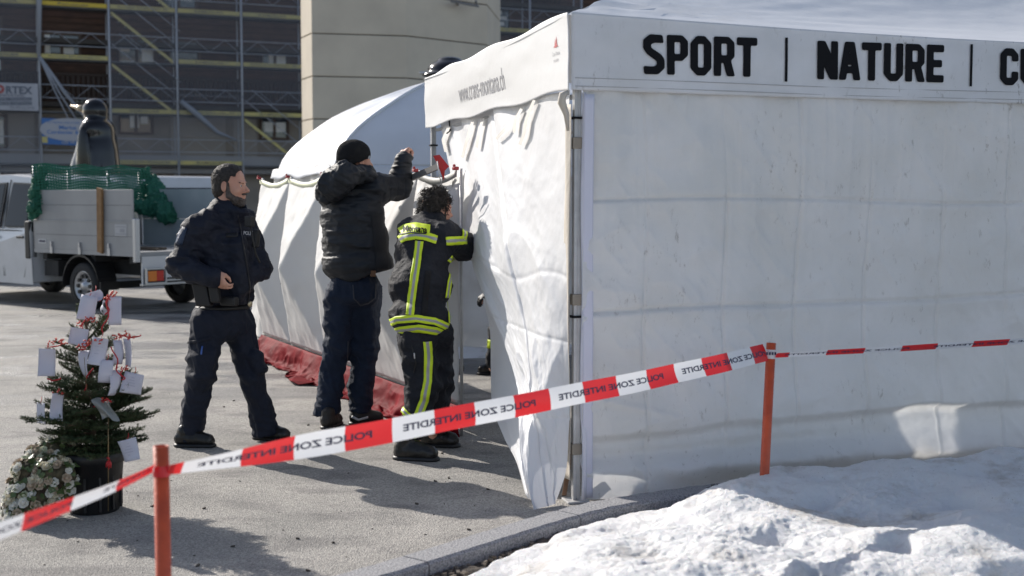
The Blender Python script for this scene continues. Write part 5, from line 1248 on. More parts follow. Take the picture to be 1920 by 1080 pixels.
# ---------------------------------------------------------------- police officer
def officer():
    D = 8.30
    def p(x, y, dy=0): return PX(x, y, D+dy)
    root = empty('person', GX(400, 838), 'bearded police officer in dark navy uniform walking right with his hand in a pocket', 'person')
    Fd = Vector((.77, -.64, 0)).normalized(); Rd = Vector((Fd.y, -Fd.x, 0)); R = [tuple(Rd), tuple(Fd), (0, 0, 1)]
    RS, RE, RW_ = p(374, 428, -.17), p(336, 496, -.20), p(402, 519, -.30)
    LS, LE, LWr = p(452, 418, .17), p(489, 500, .10), p(462, 528, -.06)
    ha = p(432, 350, .0)
    # body: one continuous surface (head, neck, trunk, arms, hands, legs)
    b = SDF(); Q, f, l, up = head_prims(b, ha, (1, -.22, -.03), s=1.08)
    b.rc(Q(-.025, 0, -.05), p(425, 405, 0), .062, .066, .03)
    b.ell(p(420, 460), (.165, .115, .2), R, .05); b.ell(p(418, 545), (.15, .13, .16), R, .05); b.ell(p(415, 595), (.14, .11, .12), R, .05)
    b.chain([RS, RE, RW_], [.055, .042, .030], .03); b.chain([LS, LE, LWr], [.055, .042, .030], .03)
    hand_prims(b, p(402, 512, -.30), (.55, .0, -.85), (-.5, -.85, -.2), -1, .5, 1.0)
    hand_prims(b, LWr, (-.6, -.5, -.4), (.2, -.8, .4), 1, .5, 1.0)
    rk, ra_ = p(372, 712, -.1), p(356, 812, -.02); lk, la = p(470, 706, .10), p(497, 806, .16)
    rh, lh = p(392, 608, -.09), p(446, 606, .10)
    b.chain([rh, rk, ra_], [.070, .042, .036], .03); b.chain([lh, lk, la], [.070, .042, .036], .03)
    body = sdf_obj('body', b, M_skin, root, .0055)
    eyes(Q, body, 1.05)
    hd = SDF(); hd.ell(Q(-.014, 0, .042), (.106*1.06, .084*1.06, .099*1.06), [tuple(f), tuple(l), tuple(up)], .01); hd.ell(Q(-.045, 0, -.02), (.072, .078, .07), [tuple(f), tuple(l), tuple(up)], .02)
    c0 = arr(Q(0, 0, 0)); fa, ua, la_ = arr(f), arr(up), arr(l)
    def hclip(P):
        q = P-c0; x = q@fa/1.06; z = q@ua/1.06; y = np.abs(q@la_)/1.06
        side = x-.060-(z-.085)*.25-.012*np.clip((.07-z)/.03, 0, 1)
        low = np.where(z < .062, x-(.020+.35*(z-.03)), side); ear = .019-np.sqrt((x+.004)**2+((z-.0)*.6)**2)-(y < .055)*.1
        burn = -(.0) 
        return np.maximum(np.maximum(np.minimum(side, 9), low), np.maximum(-.080-z+.1*x*-1, ear))
    sdf_obj('hair', hd, M_hair, root, .0045, lambda V, N: .0022*fbm(V*90, 3, 4), clip=hclip)
    strands([c for c in root.children if c.name.startswith('hair')][0], 2600, .007, .0009, 1, f, up)
    bd = SDF(); Rh = [tuple(f), tuple(l), tuple(up)]
    bd.ell(Q(.032, 0, -.080), (.063*1.06, .056*1.06, .046*1.06), Rh, .02); bd.ell(Q(.070, 0, -.098), (.027, .026, .027), Rh, .015); bd.ell(Q(.088, 0, -.044), (.014, .030, .007), Rh, .008)
    for g in (1, -1):
        bd.rc(Q(.012, g*.070, .022), Q(.020, g*.064, -.055), .010, .017, .015); bd.rc(Q(.020, g*.064, -.050), Q(.066, g*.036, -.078), .017, .018, .015)
    def bclip(P):
        q = P-c0; x = q@fa/1.06; z = q@ua/1.06; y = np.abs(q@la_)/1.06
        mouth = .011-np.sqrt(((z+.0585)*1.0)**2+(np.maximum(y-.012, 0))**2)-(x < .07)*.1
        return mouth
    sdf_obj('beard', bd, M_beard, root, .0045, lambda V, N: .003*fbm(V*80, 3, 14), clip=bclip)
    strands([c for c in root.children if c.name.startswith('beard')][0], 1800, .009, .0009, 2, f, up)
    eb = SDF()
    for g in (1, -1): eb.rc(Q(.090, g*.016, .024), Q(.078, g*.045, .026), .0045, .004, .003)
    sdf_obj('eyebrows', eb, M_hair, root, .0035)
    # jacket
    j = SDF()
    j.ell(p(419, 462, 0), (.215, .165, .20), R, .05); j.ell(p(425, 520, -.02), (.20, .185, .16), R, .06); j.ell(p(423, 556, -.01), (.185, .170, .085), R, .04)
    j.rc(p(392, 418, -.12), p(450, 412, .13), .088, .085, .05); j.rc(p(414, 395, 0), p(440, 398, 0), .085, .085, .05)
    j.chain([RS, RE], [.098, .080], .045); j.chain([RE, p(360, 510, -.26), p(398, 518, -.30)], [.082, .072, .062], .03)
    j.chain([LS, LE], [.095, .075], .045); j.chain([LE, LWr], [.075, .058], .03)
    j.rc(p(418, 396, .03), p(438, 394, .0), .086, .080, .03); j.rc(p(424, 388, .02), p(449, 397, -.04), .072, .064, .02)
    j.rc(p(445, 460, -.12), p(447, 540, -.14), .05, .06, .06)
    jts = [(RE, .12, 75, .008), (p(385, 470, -.2), .1, 60, .006), (p(430, 560, -.15), .12, 70, .005), (LE, .1, 70, .006), (p(375, 512, -.27), .08, 90, .006)]
    # open collar
    j.ell(p(434, 368, -.0), (.062, .066, .045), R, .01, 's'); j.ell(p(450, 378, -.05), (.046, .056, .04), R, .01, 's')
    hem = p(0, 575).z
    jk = sdf_obj('jacket', j, M_navy, root, .008, lambda V, N: cloth(21, .005, (7, 7, 5), .011, (6, 6, 10))(V, N)+folds(V, jts), clip=lambda P: hem-P[..., 2])
    # trousers
    t = SDF()
    t.ell(p(416, 585), (.178, .155, .10), R, .05); t.ell(p(417, 610), (.172, .145, .10), R, .05)
    t.chain([rh, rk, p(354, 824, -.02)], [.118, .086, .079], .05); t.chain([lh, lk, p(502, 820, .15)], [.114, .084, .079], .05)
    t.rc(p(386, 662, -.16), p(380, 700, -.17), .07, .065, .03)       # cargo pockets
    t.rc(p(480, 668, .04), p(484, 690, .05), .055, .05, .02)
    jt2 = [(rk, .16, 55, .010), (p(356, 795, 0), .1, 110, .009), (lk, .15, 55, .009), (p(497, 790, .15), .1, 110, .009), (p(415, 630, 0), .14, 60, .007)]
    tr = sdf_obj('trousers', t, M_navyt, root, .008, lambda V, N: cloth(33, .006, (6, 6, 4), .013, (7, 7, 4))(V, N)+folds(V, jt2), clip=lambda P: np.maximum(.040-P[..., 2], P[..., 2]-p(0, 565).z))
    boot('boot', GX(328, 836)+Vector((0, -.02, 0)), GX(406, 838), root, M_leather, .10, .92)
    boot('boot', GX(474, 822), GX(548, 828), root, M_leather, .10, .92)
    B = bvh(jk); BT = bvh(tr)
    V, Fc = font_mesh('POLICE', .02); V = fit(V, 24, 8); P = []
    for x, y in V: q = cast(B, 467+x*.9, 437.5-y+x*.06, .003); P.append(q if q else p(468, 438, -.3))
    mesh_obj('lettering', P, Fc, mat('reflective_white', (.55, .57, .6), .4), jk, False)
    band_obj('zip', B, [(446, 402), (452, 440), (461, 490), (468, 540), (464, 572)], 1.8, mat('zip', (.03, .03, .035), .4, .5), jk, .004, 3)
    band_obj('name_strip', B, [(424, 441), (446, 441)], 7, M_hol, jk, .003, 4)
    band_obj('sleeve_badge', B, [(343, 425), (333, 458)], 17, mat('badge_blue', (.018, .035, .075), .6, bump=.5, bscale=90), jk, .003, 5)
    band_obj('shoulder_seam', B, [(340, 414), (352, 404), (372, 393)], 3, M_hol, jk, .005, 3)
    # radio and speaker mic on the chest
    m = MB(); m.obox(p(468, 415, -.20), (.024, -.012, 0), (.01, .02, 0), (0, 0, .035)); rd = bevel(m.build('radio_mic', M_hol, root), .008)
    m = MB(); m.tube([p(470, 425, -.2), p(474, 450, -.2), p(480, 478, -.17), p(487, 492, -.12)], .0065, 6); m.build('radio_cable', M_rope, root, True)
    m = MB(); m.obox(p(480, 447, -.07), (.020, -.008, 0), (.008, .022, 0), (.006, 0, .060)); bevel(m.build('radio', M_hol, root), .014)
    # belt with holster and pouches
    bt = SDF(); bt.ell(p(419, 575), (.190, .166, .03), R, .01); sdf_obj('belt', bt, M_hol, root, .007, clip=lambda P: np.abs(P[..., 2]-p(0, 572).z)-.024)
    m = MB(); m.obox(p(380, 552, -.24), (.050, -.012, 0), (.008, .028, 0), (-.014, 0, .075)); m.obox(p(376, 525, -.25), (.024, -.006, 0), (.008, .022, 0), (-.03, 0, .03)); bevel(m.build('holster', M_hol, root), .012)
    m = MB(); m.obox(p(403, 550, -.27), (.030, -.008, 0), (.008, .022, 0), (-.008, 0, .060)); bevel(m.build('pouch', M_hol, root), .012)
    m = MB(); m.obox(p(430, 565, -.22), (.052, -.022, 0), (.012, .022, 0), (0, 0, .030)); bevel(m.build('pouch', M_hol, root), .012)
    m = MB(); m.lathe(p(469, 570, -.21), [(.012, -.006), (.018, 0), (.014, .006), (.001, .007)], 14, 0, (.7, -.7, 0)); m.build('buckle', mat('brass', (.45, .38, .25), .35, .7), root, True)
    G = band_obj('pen', BT, [(379, 650), (378, 665)], 3, mat('pen_blue', (.05, .12, .40), .4), tr, .006, 3); band_obj('pocket_flap', BT, [(350, 642), (372, 640), (394, 634)], 6, M_navy, tr, .006, 4)
    return root
officer()
# ---------------------------------------------------------------- man in beanie and puffer jacket
def beanie_man():
    D = 8.95
    def p(x, y, dy=0): return PX(x, y, D+dy)
    root = empty('person', GX(650, 800), 'man in black beanie and dark puffer jacket holding one arm up to the tent', 'person')
    Fd = Vector((.40, .92, 0)).normalized(); Rd = Vector((Fd.y, -Fd.x, 0)); R = [tuple(Rd), tuple(Fd), (0, 0, 1)]
    RS, RE, RW_ = p(706, 352, -.03), p(748, 352, .08), p(757, 306, .06)
    LS, LE, LWr = p(626, 362, .04), p(650, 415, .34), p(700, 372, .45)
    b = SDF(); Q, f, l, up = head_prims(b, p(668, 304), (.80, .60, .02), s=1.08)
    b.rc(Q(-.02, 0, -.05), p(664, 350), .062, .07, .03); b.ell(p(665, 400), (.165, .115, .2), R, .05); b.ell(p(668, 480), (.15, .13, .16), R, .05); b.ell(p(668, 530), (.15, .12, .13), R, .05)
    b.chain([RS, RE, RW_], [.055, .042, .032], .03); b.chain([LS, LE, LWr], [.055, .042, .030], .03)
    hand_prims(b, p(758, 305, .06), (.05, .12, 1), (-.55, -.75, .0), 1, .95, .97); hand_prims(b, LWr, (.5, .5, .5), (.2, -.8, .5), -1, .5, 1.0)
    lh, lk, la = p(641, 550, 0), p(630, 655, .02), p(613, 770, -.01); rh, rk, ra_ = p(688, 548, .06), p(683, 650, .10), p(674, 765, .12)
    b.chain([rh, rk, ra_], [.070, .042, .036], .03); b.chain([lh, lk, la], [.070, .042, .036], .03)
    body = sdf_obj('body', b, M_skin, root, .0055); eyes(Q, body, 1.05)
    # jacket (quilted)
    M_puf = mat('puffer_shell', (.011, .014, .020), .60, bump=.25, bscale=26, spec=.45, col2=(.010, .013, .018), scale=7)
    j = SDF()
    j.ell(p(660, 402, 0), (.240, .170, .20), R, .05); j.ell(p(666, 450), (.250, .185, .20), R, .05); j.ell(p(672, 496, 0), (.262, .200, .16), R, .05)
    j.rc(p(628, 364, .02), p(700, 358, -.02), .098, .095, .05); j.rc(p(655, 340, 0), p(678, 342, 0), .085, .08, .04)
    j.chain([RS, RE], [.100, .088], .045); j.chain([RE, p(753, 325, .07), p(757, 300, .06)], [.082, .068, .060], .03)
    j.chain([LS, LE, LWr], [.1, .08, .06], .045)
    j.rc(p(664, 330, 0), p(672, 326, .03), .078, .074, .03); j.ell(Q(.0, 0, -.06), (.085, .085, .06), None, .01, 's')
    hl, hr = p(603, 543), p(742, 500)
    def clip(P):
        t = (P[..., 0]-hl.x)/(hr.x-hl.x); zz = hl.z+(hr.z-hl.z)*np.clip(t, 0, 1.2); return zz-P[..., 2]
    def quilt(V, N):
        # quilting lines: across the trunk, across the sleeve along its own axis
        zz = V[:, 2]+.10*(V[:, 0]-p(660, 0).x)*-1+.012*fbm(V*5, 2, 41); ax = arr(RE-RS); L = np.linalg.norm(ax); ax /= L
        ta = (V-arr(RS))@ax; arm = (V[:, 0] > p(708, 0).x) & (V[:, 2] > p(0, 392).z)
        fa_ = arm & (V[:, 2] > p(0, 335).z)
        ph = np.where(fa_, V[:, 2]/.052, np.where(arm, ta/.060, zz/.068))
        ln = np.abs(np.sin(math.pi*ph)); q = .0065*(ln**.45)-.004
        side = smooth(V[:, 0], p(690, 0).x, p(697, 0).x)*(V[:, 2] < p(0, 385).z)       # plain softshell side panel
        w_ = .011*(ridged(V*np.array([5, 5, 13])+np.stack([V[:, 2]*3, V[:, 0]*2, V[:, 1]], 1), 3, 42)-.6)+.004*fbm(V*10, 2, 43)
        return q*(1-side*.9)+w_*(1-.6*side)
    jk = sdf_obj('jacket', j, M_puf, root, .007, quilt, clip=clip)
    B = bvh(jk)
    band_obj('side_panel', B, [(708, 400), (712, 440), (716, 480), (717, 505)], 26, mat('softshell', (.010, .011, .014), .75, bump=.2, bscale=90), jk, .002, 7, 8)
    hd = SDF(); hd.chain([p(668, 326, -.16), p(648, 330, -.20), p(624, 346, -.17), p(612, 364, -.14)], [.05, .088, .092, .065], .05); hd.rc(p(640, 330, -.10), p(690, 328, -.08), .07, .055, .05); hd.rc(p(690, 328, -.08), p(700, 335, .0), .055, .05, .04)
    sdf_obj('hood', hd, M_puf, root, .007, lambda V, N: .010*(ridged(V*np.array([12, 12, 16]), 3, 44)-.5)+.007*np.abs(np.sin(math.pi*((V[:, 0]*.7+V[:, 2]))/.06))**.5)
    bn = SDF(); Rh = [tuple(f), tuple(l), tuple(up)]
    bn.ell(Q(-.020, 0, .052), (.123, .103, .100), Rh, .02); bn.ell(Q(-.030, 0, .0), (.112, .098, .075), Rh, .03)
    c0 = arr(Q(0, 0, 0)); fa, ua = arr(f), arr(up)
    def ribs(V, N):
        q = V-c0; a = np.arctan2(q@arr(l), q@fa); z = q@ua; return .0016*np.sin(a*64)+.003*fbm(V*16, 2, 46)+.004*np.exp(-((z-.015)/.006)**2)*-1
    cap = sdf_obj('beanie', bn, mat('black_knit', (.008, .008, .009), .95, bump=.6, bscale=200), root, .005, ribs, clip=lambda P: -((P-c0)@ua-(.020+.30*((P-c0)@fa)-.012)))
    m = MB(); q = Q(.040, -.100, .028); m.obox(q, (.006, 0, -.004), (0, .004, 0), (.004, 0, .010)); m.build('label_tab', mat('label_grey', (.4, .4, .4), .6), cap)
    hs = SDF(); hs.rc(Q(-.05, 0, -.03), Q(-.06, 0, -.07), .07, .055, .02); sdf_obj('hair', hs, M_hair, root, .006)
    M_den = mat('dark_jeans', (.009, .016, .034), .78, spec=.3, col2=(.013, .023, .048), scale=6, bump=.5, bscale=140)
    t = SDF(); t.ell(p(667, 530), (.185, .150, .10), R, .05); t.ell(p(666, 552), (.182, .150, .09), R, .05)
    t.chain([lh, lk, p(613, 774, 0)], [.120, .092, .086], .05); t.chain([rh, rk, p(673, 770, .12)], [.118, .094, .088], .05)
    jt = [(lk, .17, 50, .009), (rk, .17, 50, .009), (p(614, 755), .1, 90, .010), (p(673, 752, .12), .1, 90, .010), (p(665, 570), .12, 60, .006)]
    tr = sdf_obj('jeans', t, M_den, root, .008, lambda V, N: cloth(52, .005, (7, 7, 4), .012, (7, 7, 5))(V, N)+folds(V, jt), clip=lambda P: np.maximum(p(0, 778).z-P[..., 2], P[..., 2]-p(0, 505).z))
    BT = bvh(tr)
    M_st = mat('denim_stitch', (.05, .055, .07), .8)
    band_obj('back_pocket', BT, [(662, 534), (664, 560), (676, 572)], 2, M_st, tr, .003, 3); band_obj('back_pocket', BT, [(704, 532), (703, 558), (690, 568), (676, 572)], 2, M_st, tr, .003, 3)
    band_obj('leg_seam', BT, [(652, 640), (650, 700), (648, 760)], 1.6, M_st, tr, .003, 3)
    m = MB(); m.obox(p(700, 513, -.20), (.016, .005, 0), (0, .006, 0), (0, 0, .02)); m.build('belt_tab', mat('tan_leather', (.16, .08, .04), .6), root)
    boot('shoe', GX(606, 806), GX(612, 790), root, M_leather, .11, .95) if False else None
    h_ = GX(609, 806); boot('shoe', h_, h_+Vector((.06, .26, 0)), root, mat('walking_shoe', (.028, .023, .019), .6, bump=.5, bscale=40), .11, .95)
    h_ = GX(656, 797); sh = boot('shoe', h_, h_+Vector((.23, .10, 0)), root, mat('trainer', (.012, .012, .013), .55, bump=.4, bscale=50), .11, .95)
    BS = bvh(sh); band_obj('swoosh_stripe', BS, [(660, 781), (672, 787), (690, 782)], 4, mat('stripe_grey', (.5, .5, .52), .5), sh, .003, 3)
beanie_man()
# ---------------------------------------------------------------- firefighter leaning into the tent
M_ffj = mat('firefighter_cloth', (.011, .012, .017), .75, spec=.3, col2=(.016, .018, .025), scale=8, bump=.45, bscale=110)
M_hiv = mat('hi_vis_yellow', (.62, .78, .02), .55, emit=None); M_ret = mat('retro_reflective', (.36, .36, .37), .45, .2)
def firefighter():
    D = 8.05
    def p(x, y, dy=0): return PX(x, y, D+dy)
    root = empty('person', GX(795, 858), 'curly haired firefighter in yellow striped dark gear leaning his head into the tent', 'person')
    Fd = Vector((.52, .85, 0)).normalized(); Rd = Vector((Fd.y, -Fd.x, 0)); up_ = (Vector((0, 0, 1))+Fd*.30).normalized(); Fl = Rd.cross(Vector(up_))*-1
    R = [tuple(Rd), tuple(Fl), tuple(up_)]
    RS, RE, RW_ = p(836, 444, .13), p(872, 462, .32), p(905, 470, .62); LS, LE, LWr = p(772, 432, .28), p(780, 490, .55), p(850, 470, .80)
    b = SDF(); Q, f, l, up = head_prims(b, p(819, 394, .34), (.80, .60, -.12), (0.05, 0, 1), 1.04)
    b.rc(Q(-.02, 0, -.05), p(806, 430, .26), .060, .065, .03); b.ell(p(798, 470, .18), (.165, .11, .19), R, .05); b.ell(p(790, 560, .05), (.15, .12, .16), R, .05); b.ell(p(795, 610), (.12, .10, .10), R, .05)
    b.chain([RS, RE, RW_], [.055, .042, .030], .03); b.chain([LS, LE, LWr], [.055, .042, .03], .03)
    hand_prims(b, RW_, (.7, .7, .1), (-.3, .0, 1), -1, .7); hand_prims(b, LWr, (.7, .5, .2), (-.2, .1, 1), 1, .7)
    lh, lk, la = p(783, 640, -.02), p(795, 722, -.06), p(779, 822, -.10); rh, rk, ra_ = p(817, 640, .08), p(818, 722, .14), p(812, 815, .16)
    b.chain([rh, rk, ra_], [.055, .040, .036], .03); b.chain([lh, lk, la], [.055, .040, .036], .03)
    body = sdf_obj('body', b, M_skin, root, .0055); eyes(Q, body)
    # curly hair: a scalp cap with many small curls growing out of it
    Rh = [tuple(f), tuple(l), tuple(up)]; hd = SDF(); hd.ell(Q(-.018, 0, .045), (.104, .090, .098), Rh, .02); hd.ell(Q(-.045, 0, -.015), (.075, .078, .065), Rh, .02)
    c0 = arr(Q(0, 0, 0)); fa, ua, la_ = arr(f), arr(up), arr(l)
    def hclip(P):
        q = P-c0; x = q@fa; z = q@ua; y = np.abs(q@la_); return np.maximum(x-.062-(z-.06)*.3, np.maximum(np.where(z < .045, x-.022, -1), .016-np.sqrt((x+.004)**2+(z*.6)**2)-(y < .055)*.1))
    hr = sdf_obj('hair', hd, M_hair, root, .005, lambda V, N: .009*(ridged(V*22, 2, 54)-.3), clip=hclip)
    co, _f = world_mesh(hr); N = vnormals(co, _f); m = MB(); rr = random.Random(5)
    idx = [i for i in range(len(co)) if ((co[i]-c0)@ua) > -.055]
    for k in range(950):
        i = rr.choice(idx); o = Vector(co[i]); n = Vector(N[i]); t = n.orthogonal().normalized(); t = (Matrix.Rotation(rr.random()*6.28, 3, n) @ t); s_ = n.cross(t)
        r = rr.uniform(.005, .011); L = rr.uniform(.012, .034); ph = rr.random()*6; pts = [o+n*(L*a-.003)+(t*math.cos(ph+a*6.5)+s_*math.sin(ph+a*6.5))*r*(.4+a)-Vector((0, 0, .006))*a for a in (0, .2, .4, .6, .8, 1)]
        m.tube(pts, [.0022, .0024, .0024, .002, .0016, .0008], 4)
    m.build('curls', M_hair, hr, True)
    bd = SDF(); bd.ell(Q(.032, 0, -.080), (.064, .056, .046), Rh, .02)
    for g in (1, -1): bd.rc(Q(.012, g*.068, .02), Q(.02, g*.062, -.055), .010, .017, .015)
    sdf_obj('beard', bd, M_hair, root, .005, lambda V, N: .003*fbm(V*80, 3, 14))
    # jacket
    j = SDF(); j.ell(p(792, 470, .16), (.205, .150, .19), R, .05); j.ell(p(787, 535, .08), (.212, .185, .19), R, .06); j.ell(p(787, 598, 0), (.205, .185, .14), R, .05)
    j.rc(p(776, 436, .24), p(832, 440, .14), .085, .085, .05); j.rc(p(802, 418, .26), p(815, 414, .28), .075, .072, .04)
    j.chain([RS, RE], [.096, .088], .045); j.chain([RE, RW_], [.088, .070], .03); j.chain([LS, LE, LWr], [.09, .08, .065], .04)
    j.ell(Q(.0, 0, -.045), (.07, .07, .045), None, .01, 's')
    hl, hr_ = p(733, 634), p(846, 648)
    def clip(P):
        t = (P[..., 0]-hl.x)/(hr_.x-hl.x); return hl.z+(hr_.z-hl.z)*np.clip(t, 0, 1.3)-P[..., 2]
    jt = [(RE, .1, 70, .006), (p(745, 570, 0), .14, 45, .005), (p(840, 500, .05), .1, 60, .005)]
    jk = sdf_obj('jacket', j, M_ffj, root, .008, lambda V, N: cloth(61, .005, (6, 6, 4), .009, (6, 6, 7))(V, N)+folds(V, jt), clip=clip)
    B = bvh(jk)
    def hv(pts, w_, par, BB, mult=8):
        G = band(BB, pts, w_, .004, 10, mult)
        if len(G) < 2: return
        n = len(G); V = [c for r in G for c in r]; Fc = gridfaces(n, 10); mi = [1 if 3 <= (int(q[0]) % 10) <= 5 else 0 for q in Fc]
        o = mesh_obj('reflective_band', V, Fc, [M_hiv, M_ret], par, True, mi); sd_ = o.modifiers.new('t', 'SOLIDIFY'); sd_.thickness = .003
    hv([(750, 450), (760, 444), (780, 441), (800, 444), (819, 450)], 15, jk, B)
    hv([(787, 452), (782, 490), (776, 530), (771, 570), (769, 591)], 15, jk, B)
    hv([(729, 606), (745, 600), (780, 597), (815, 602), (843, 614)], 13, jk, B)
    hv([(731, 626), (750, 619), (785, 615), (818, 620), (845, 632)], 14, jk, B)
    hv([(836, 452), (855, 451), (874, 450)], 15, jk, B)
    hv([(868, 450), (871, 440), (871, 428)], 9, jk, B); hv([(842, 484), (852, 492)], 13, jk, B); hv([(848, 502), (842, 530), (838, 558)], 8, jk, B); hv([(840, 565), (842, 585), (843, 605)], 5, jk, B)
    band_obj('back_panel', B, [(752, 437), (762, 431), (780, 428), (806, 432)], 20, M_hiv, jk, .004, 8, 8)
    band_obj('dark_strip', B, [(803, 508), (799, 545), (795, 590)], 11, mat('hook_strip', (.007, .007, .008), .9), jk, .004, 5)
    band_obj('yoke_seam', B, [(750, 441), (770, 437), (800, 439)], 2, M_hol, jk, .007, 3)
    V, Fc = font_mesh('Montana', .03); V = fit(V, 44, 12); P = []
    for x, y in V:
        q = cast(B, 779+x, 430-y+x*.05+(x*x)*.004, .008); P.append(q if q else p(779, 430, 0))
    mesh_obj('lettering', P, Fc, M_black, jk, False)
    # trousers
    t = SDF(); t.ell(p(797, 622, .02), (.185, .165, .12), R, .05)
    t.chain([lh, lk, p(780, 800, -.09)], [.122, .098, .088], .05); t.chain([rh, rk, p(812, 795, .16)], [.115, .095, .088], .05)
    jt = [(lk, .14, 60, .011), (p(775, 785, -.1), .12, 75, .012), (rk, .14, 60, .010), (p(812, 785, .16), .1, 75, .010)]
    tr = sdf_obj('trousers', t, M_ffj, root, .008, lambda V, N: cloth(71, .006, (7, 7, 5), .013, (7, 7, 6))(V, N)+folds(V, jt), clip=lambda P: np.maximum(.10-P[..., 2], P[..., 2]-p(0, 605).z))
    BT = bvh(tr)
    hv([(801, 640), (803, 680), (802, 715), (795, 750), (782, 785)], 16, tr, BT); hv([(752, 766), (764, 778), (780, 788), (796, 786)], 12, tr, BT); hv([(762, 812), (775, 818), (792, 808)], 9, tr, BT)
    band_obj('pocket_seam', BT, [(772, 648), (780, 680), (776, 700)], 2, M_hol, tr, .004, 3); band_obj('zip_pull', BT, [(777, 662), (778, 672)], 2.4, mat('pull_white', (.5, .5, .5), .5), tr, .006, 3)
    boot('boot', GX(737, 860)+Vector((.01, 0, 0)), GX(822, 864), root, M_leather, .17, 1.12); boot('boot', GX(790, 836)+Vector((0, 0, 0)), GX(860, 838), root, M_leather, .16, 1.1)
firefighter()
# ---------------------------------------------------------------- person inside the tent, mostly hidden by the curtain
def inside_person():
    D = 11.5
    def p(x, y, dy=0): return PX(x, y, D+dy)
    root = empty('person', GX(925, 702), 'person in dark striped trousers and black glove half hidden behind the side curtain', 'person')
    b = SDF(); Q, f, l, up = head_prims(b, p(955, 362), (-.8, -.3, 0), s=1.0); R = [(0, 1, 0), (1, 0, 0), (0, 0, 1)]
    b.rc(Q(-.02, 0, -.05), p(955, 400), .06, .065, .03); b.ell(p(955, 440), (.18, .12, .22), R, .05); b.ell(p(955, 500), (.15, .13, .18), R, .05)
    b.chain([p(955, 420, -.2), p(950, 485, -.24), p(920, 545, -.25)], [.05, .04, .03], .03); b.chain([p(955, 420, .2), p(960, 485, .24), p(955, 540, .2)], [.05, .04, .03], .03)
    b.chain([p(952, 545, -.08), p(935, 620, -.08), p(925, 690, -.08)], [.08, .055, .04], .03); b.chain([p(955, 545, .08), p(950, 620, .08), p(950, 690, .08)], [.08, .055, .04], .03)
    hand_prims(b, p(918, 548, -.25), (-.75, 0, -.5), (-.3, -.3, .8), 1, .5); hand_prims(b, p(955, 540, .2), (0, 0, -1), (0, 1, 0), 1, .5)
    sdf_obj('body', b, M_skin, root, .007)
    g = SDF(); hand_prims(g, p(918, 548, -.25), (-.75, 0, -.5), (-.3, -.3, .8), 1, .5, 1.12); g.rc(p(926, 535, -.25), p(918, 548, -.25), .042, .034, .02); sdf_obj('glove', g, M_hol, root, .005)
    j = SDF(); j.ell(p(955, 445), (.23, .17, .25), R, .05); j.ell(p(955, 520), (.22, .18, .2), R, .05); j.chain([p(955, 420, -.2), p(950, 485, -.24), p(925, 538, -.25)], [.085, .07, .05], .03); j.chain([p(955, 420, .2), p(960, 485, .24), p(955, 535, .2)], [.085, .07, .05], .03)
    sdf_obj('jacket', j, M_ffj, root, .012, cloth(81))
    t = SDF(); t.chain([p(952, 545, -.08), p(935, 620, -.08), p(925, 680, -.08)], [.12, .09, .075], .03); t.chain([p(955, 545, .08), p(950, 620, .08), p(950, 680, .08)], [.12, .09, .075], .03)
    tr = sdf_obj('trousers', t, M_ffj, root, .010, cloth(83)); BT = bvh(tr); band_obj('reflective_band', BT, [(914, 644), (924, 646), (938, 648)], 16, M_hiv, tr, .005, 5)
    a = GX(916, 702); boot('boot', a+Vector((.16, .02, 0)), a+Vector((-.10, -.02, 0)), root, M_leather, .15, 1.05); a = GX(945, 696); boot('boot', a+Vector((.16, .05, 0)), a+Vector((-.10, .02, 0)), root, M_leather, .15, 1.05)
inside_person()
# ================================================================ potted spruce, note cards, wreath
TB = GX(176, 958); TD = TB.y+.02; TB = Vector((PX(176, 900, TD).x, TD, 0))
spr = empty('potted_spruce', TB, 'small spruce in a black pot hung with white note cards and red ribbons', 'tree')
M_pot = mat('black_pot', (.010, .010, .011), .5, bump=.15, bscale=30)
m = MB(); m.lathe(TB, [(.120, .0), (.128, .01), (.150, .26), (.166, .262), (.170, .315), (.160, .318), (.152, .285), (.0, .28)], 44, 0, cap=False); pot = m.build('pot', M_pot, spr, True)
m = MB()
for k in range(12): a = k*math.pi/6; c = TB+Vector((math.cos(a)*.138, math.sin(a)*.138, .13)); m.obox(c, Vector((-math.sin(a), math.cos(a), 0))*.006, Vector((math.cos(a), math.sin(a), 0))*.006, (0, 0, .11))
m.build('pot_ribs', M_pot, pot)
m = MB(); m.lathe(TB, [(.152, .287), (.10, .298), (.001, .305)], 24); m.build('potting_straw', mat('straw', (.34, .26, .13), .9, col2=(.16, .11, .06), scale=50, bump=1, bscale=60), spr, True)
M_bark = mat('spruce_bark', (.09, .06, .04), .9, bump=.6, bscale=50); M_ndl = mat('spruce_needles', (.035, .070, .028), .55, col2=(.075, .105, .040), scale=12); M_tip = mat('spruce_tips', (.09, .13, .04), .6)
m = MB(); m.tube([TB+Vector((0, 0, .28)), TB+Vector((.005, .0, .55)), TB+Vector((-.01, 0, .85)), TB+Vector((-.03, 0, 1.12))], [.017, .013, .008, .003], 8); m.build('trunk', M_bark, spr, True)
tr_ = random.Random(21); TW = MB(); ND = MB()
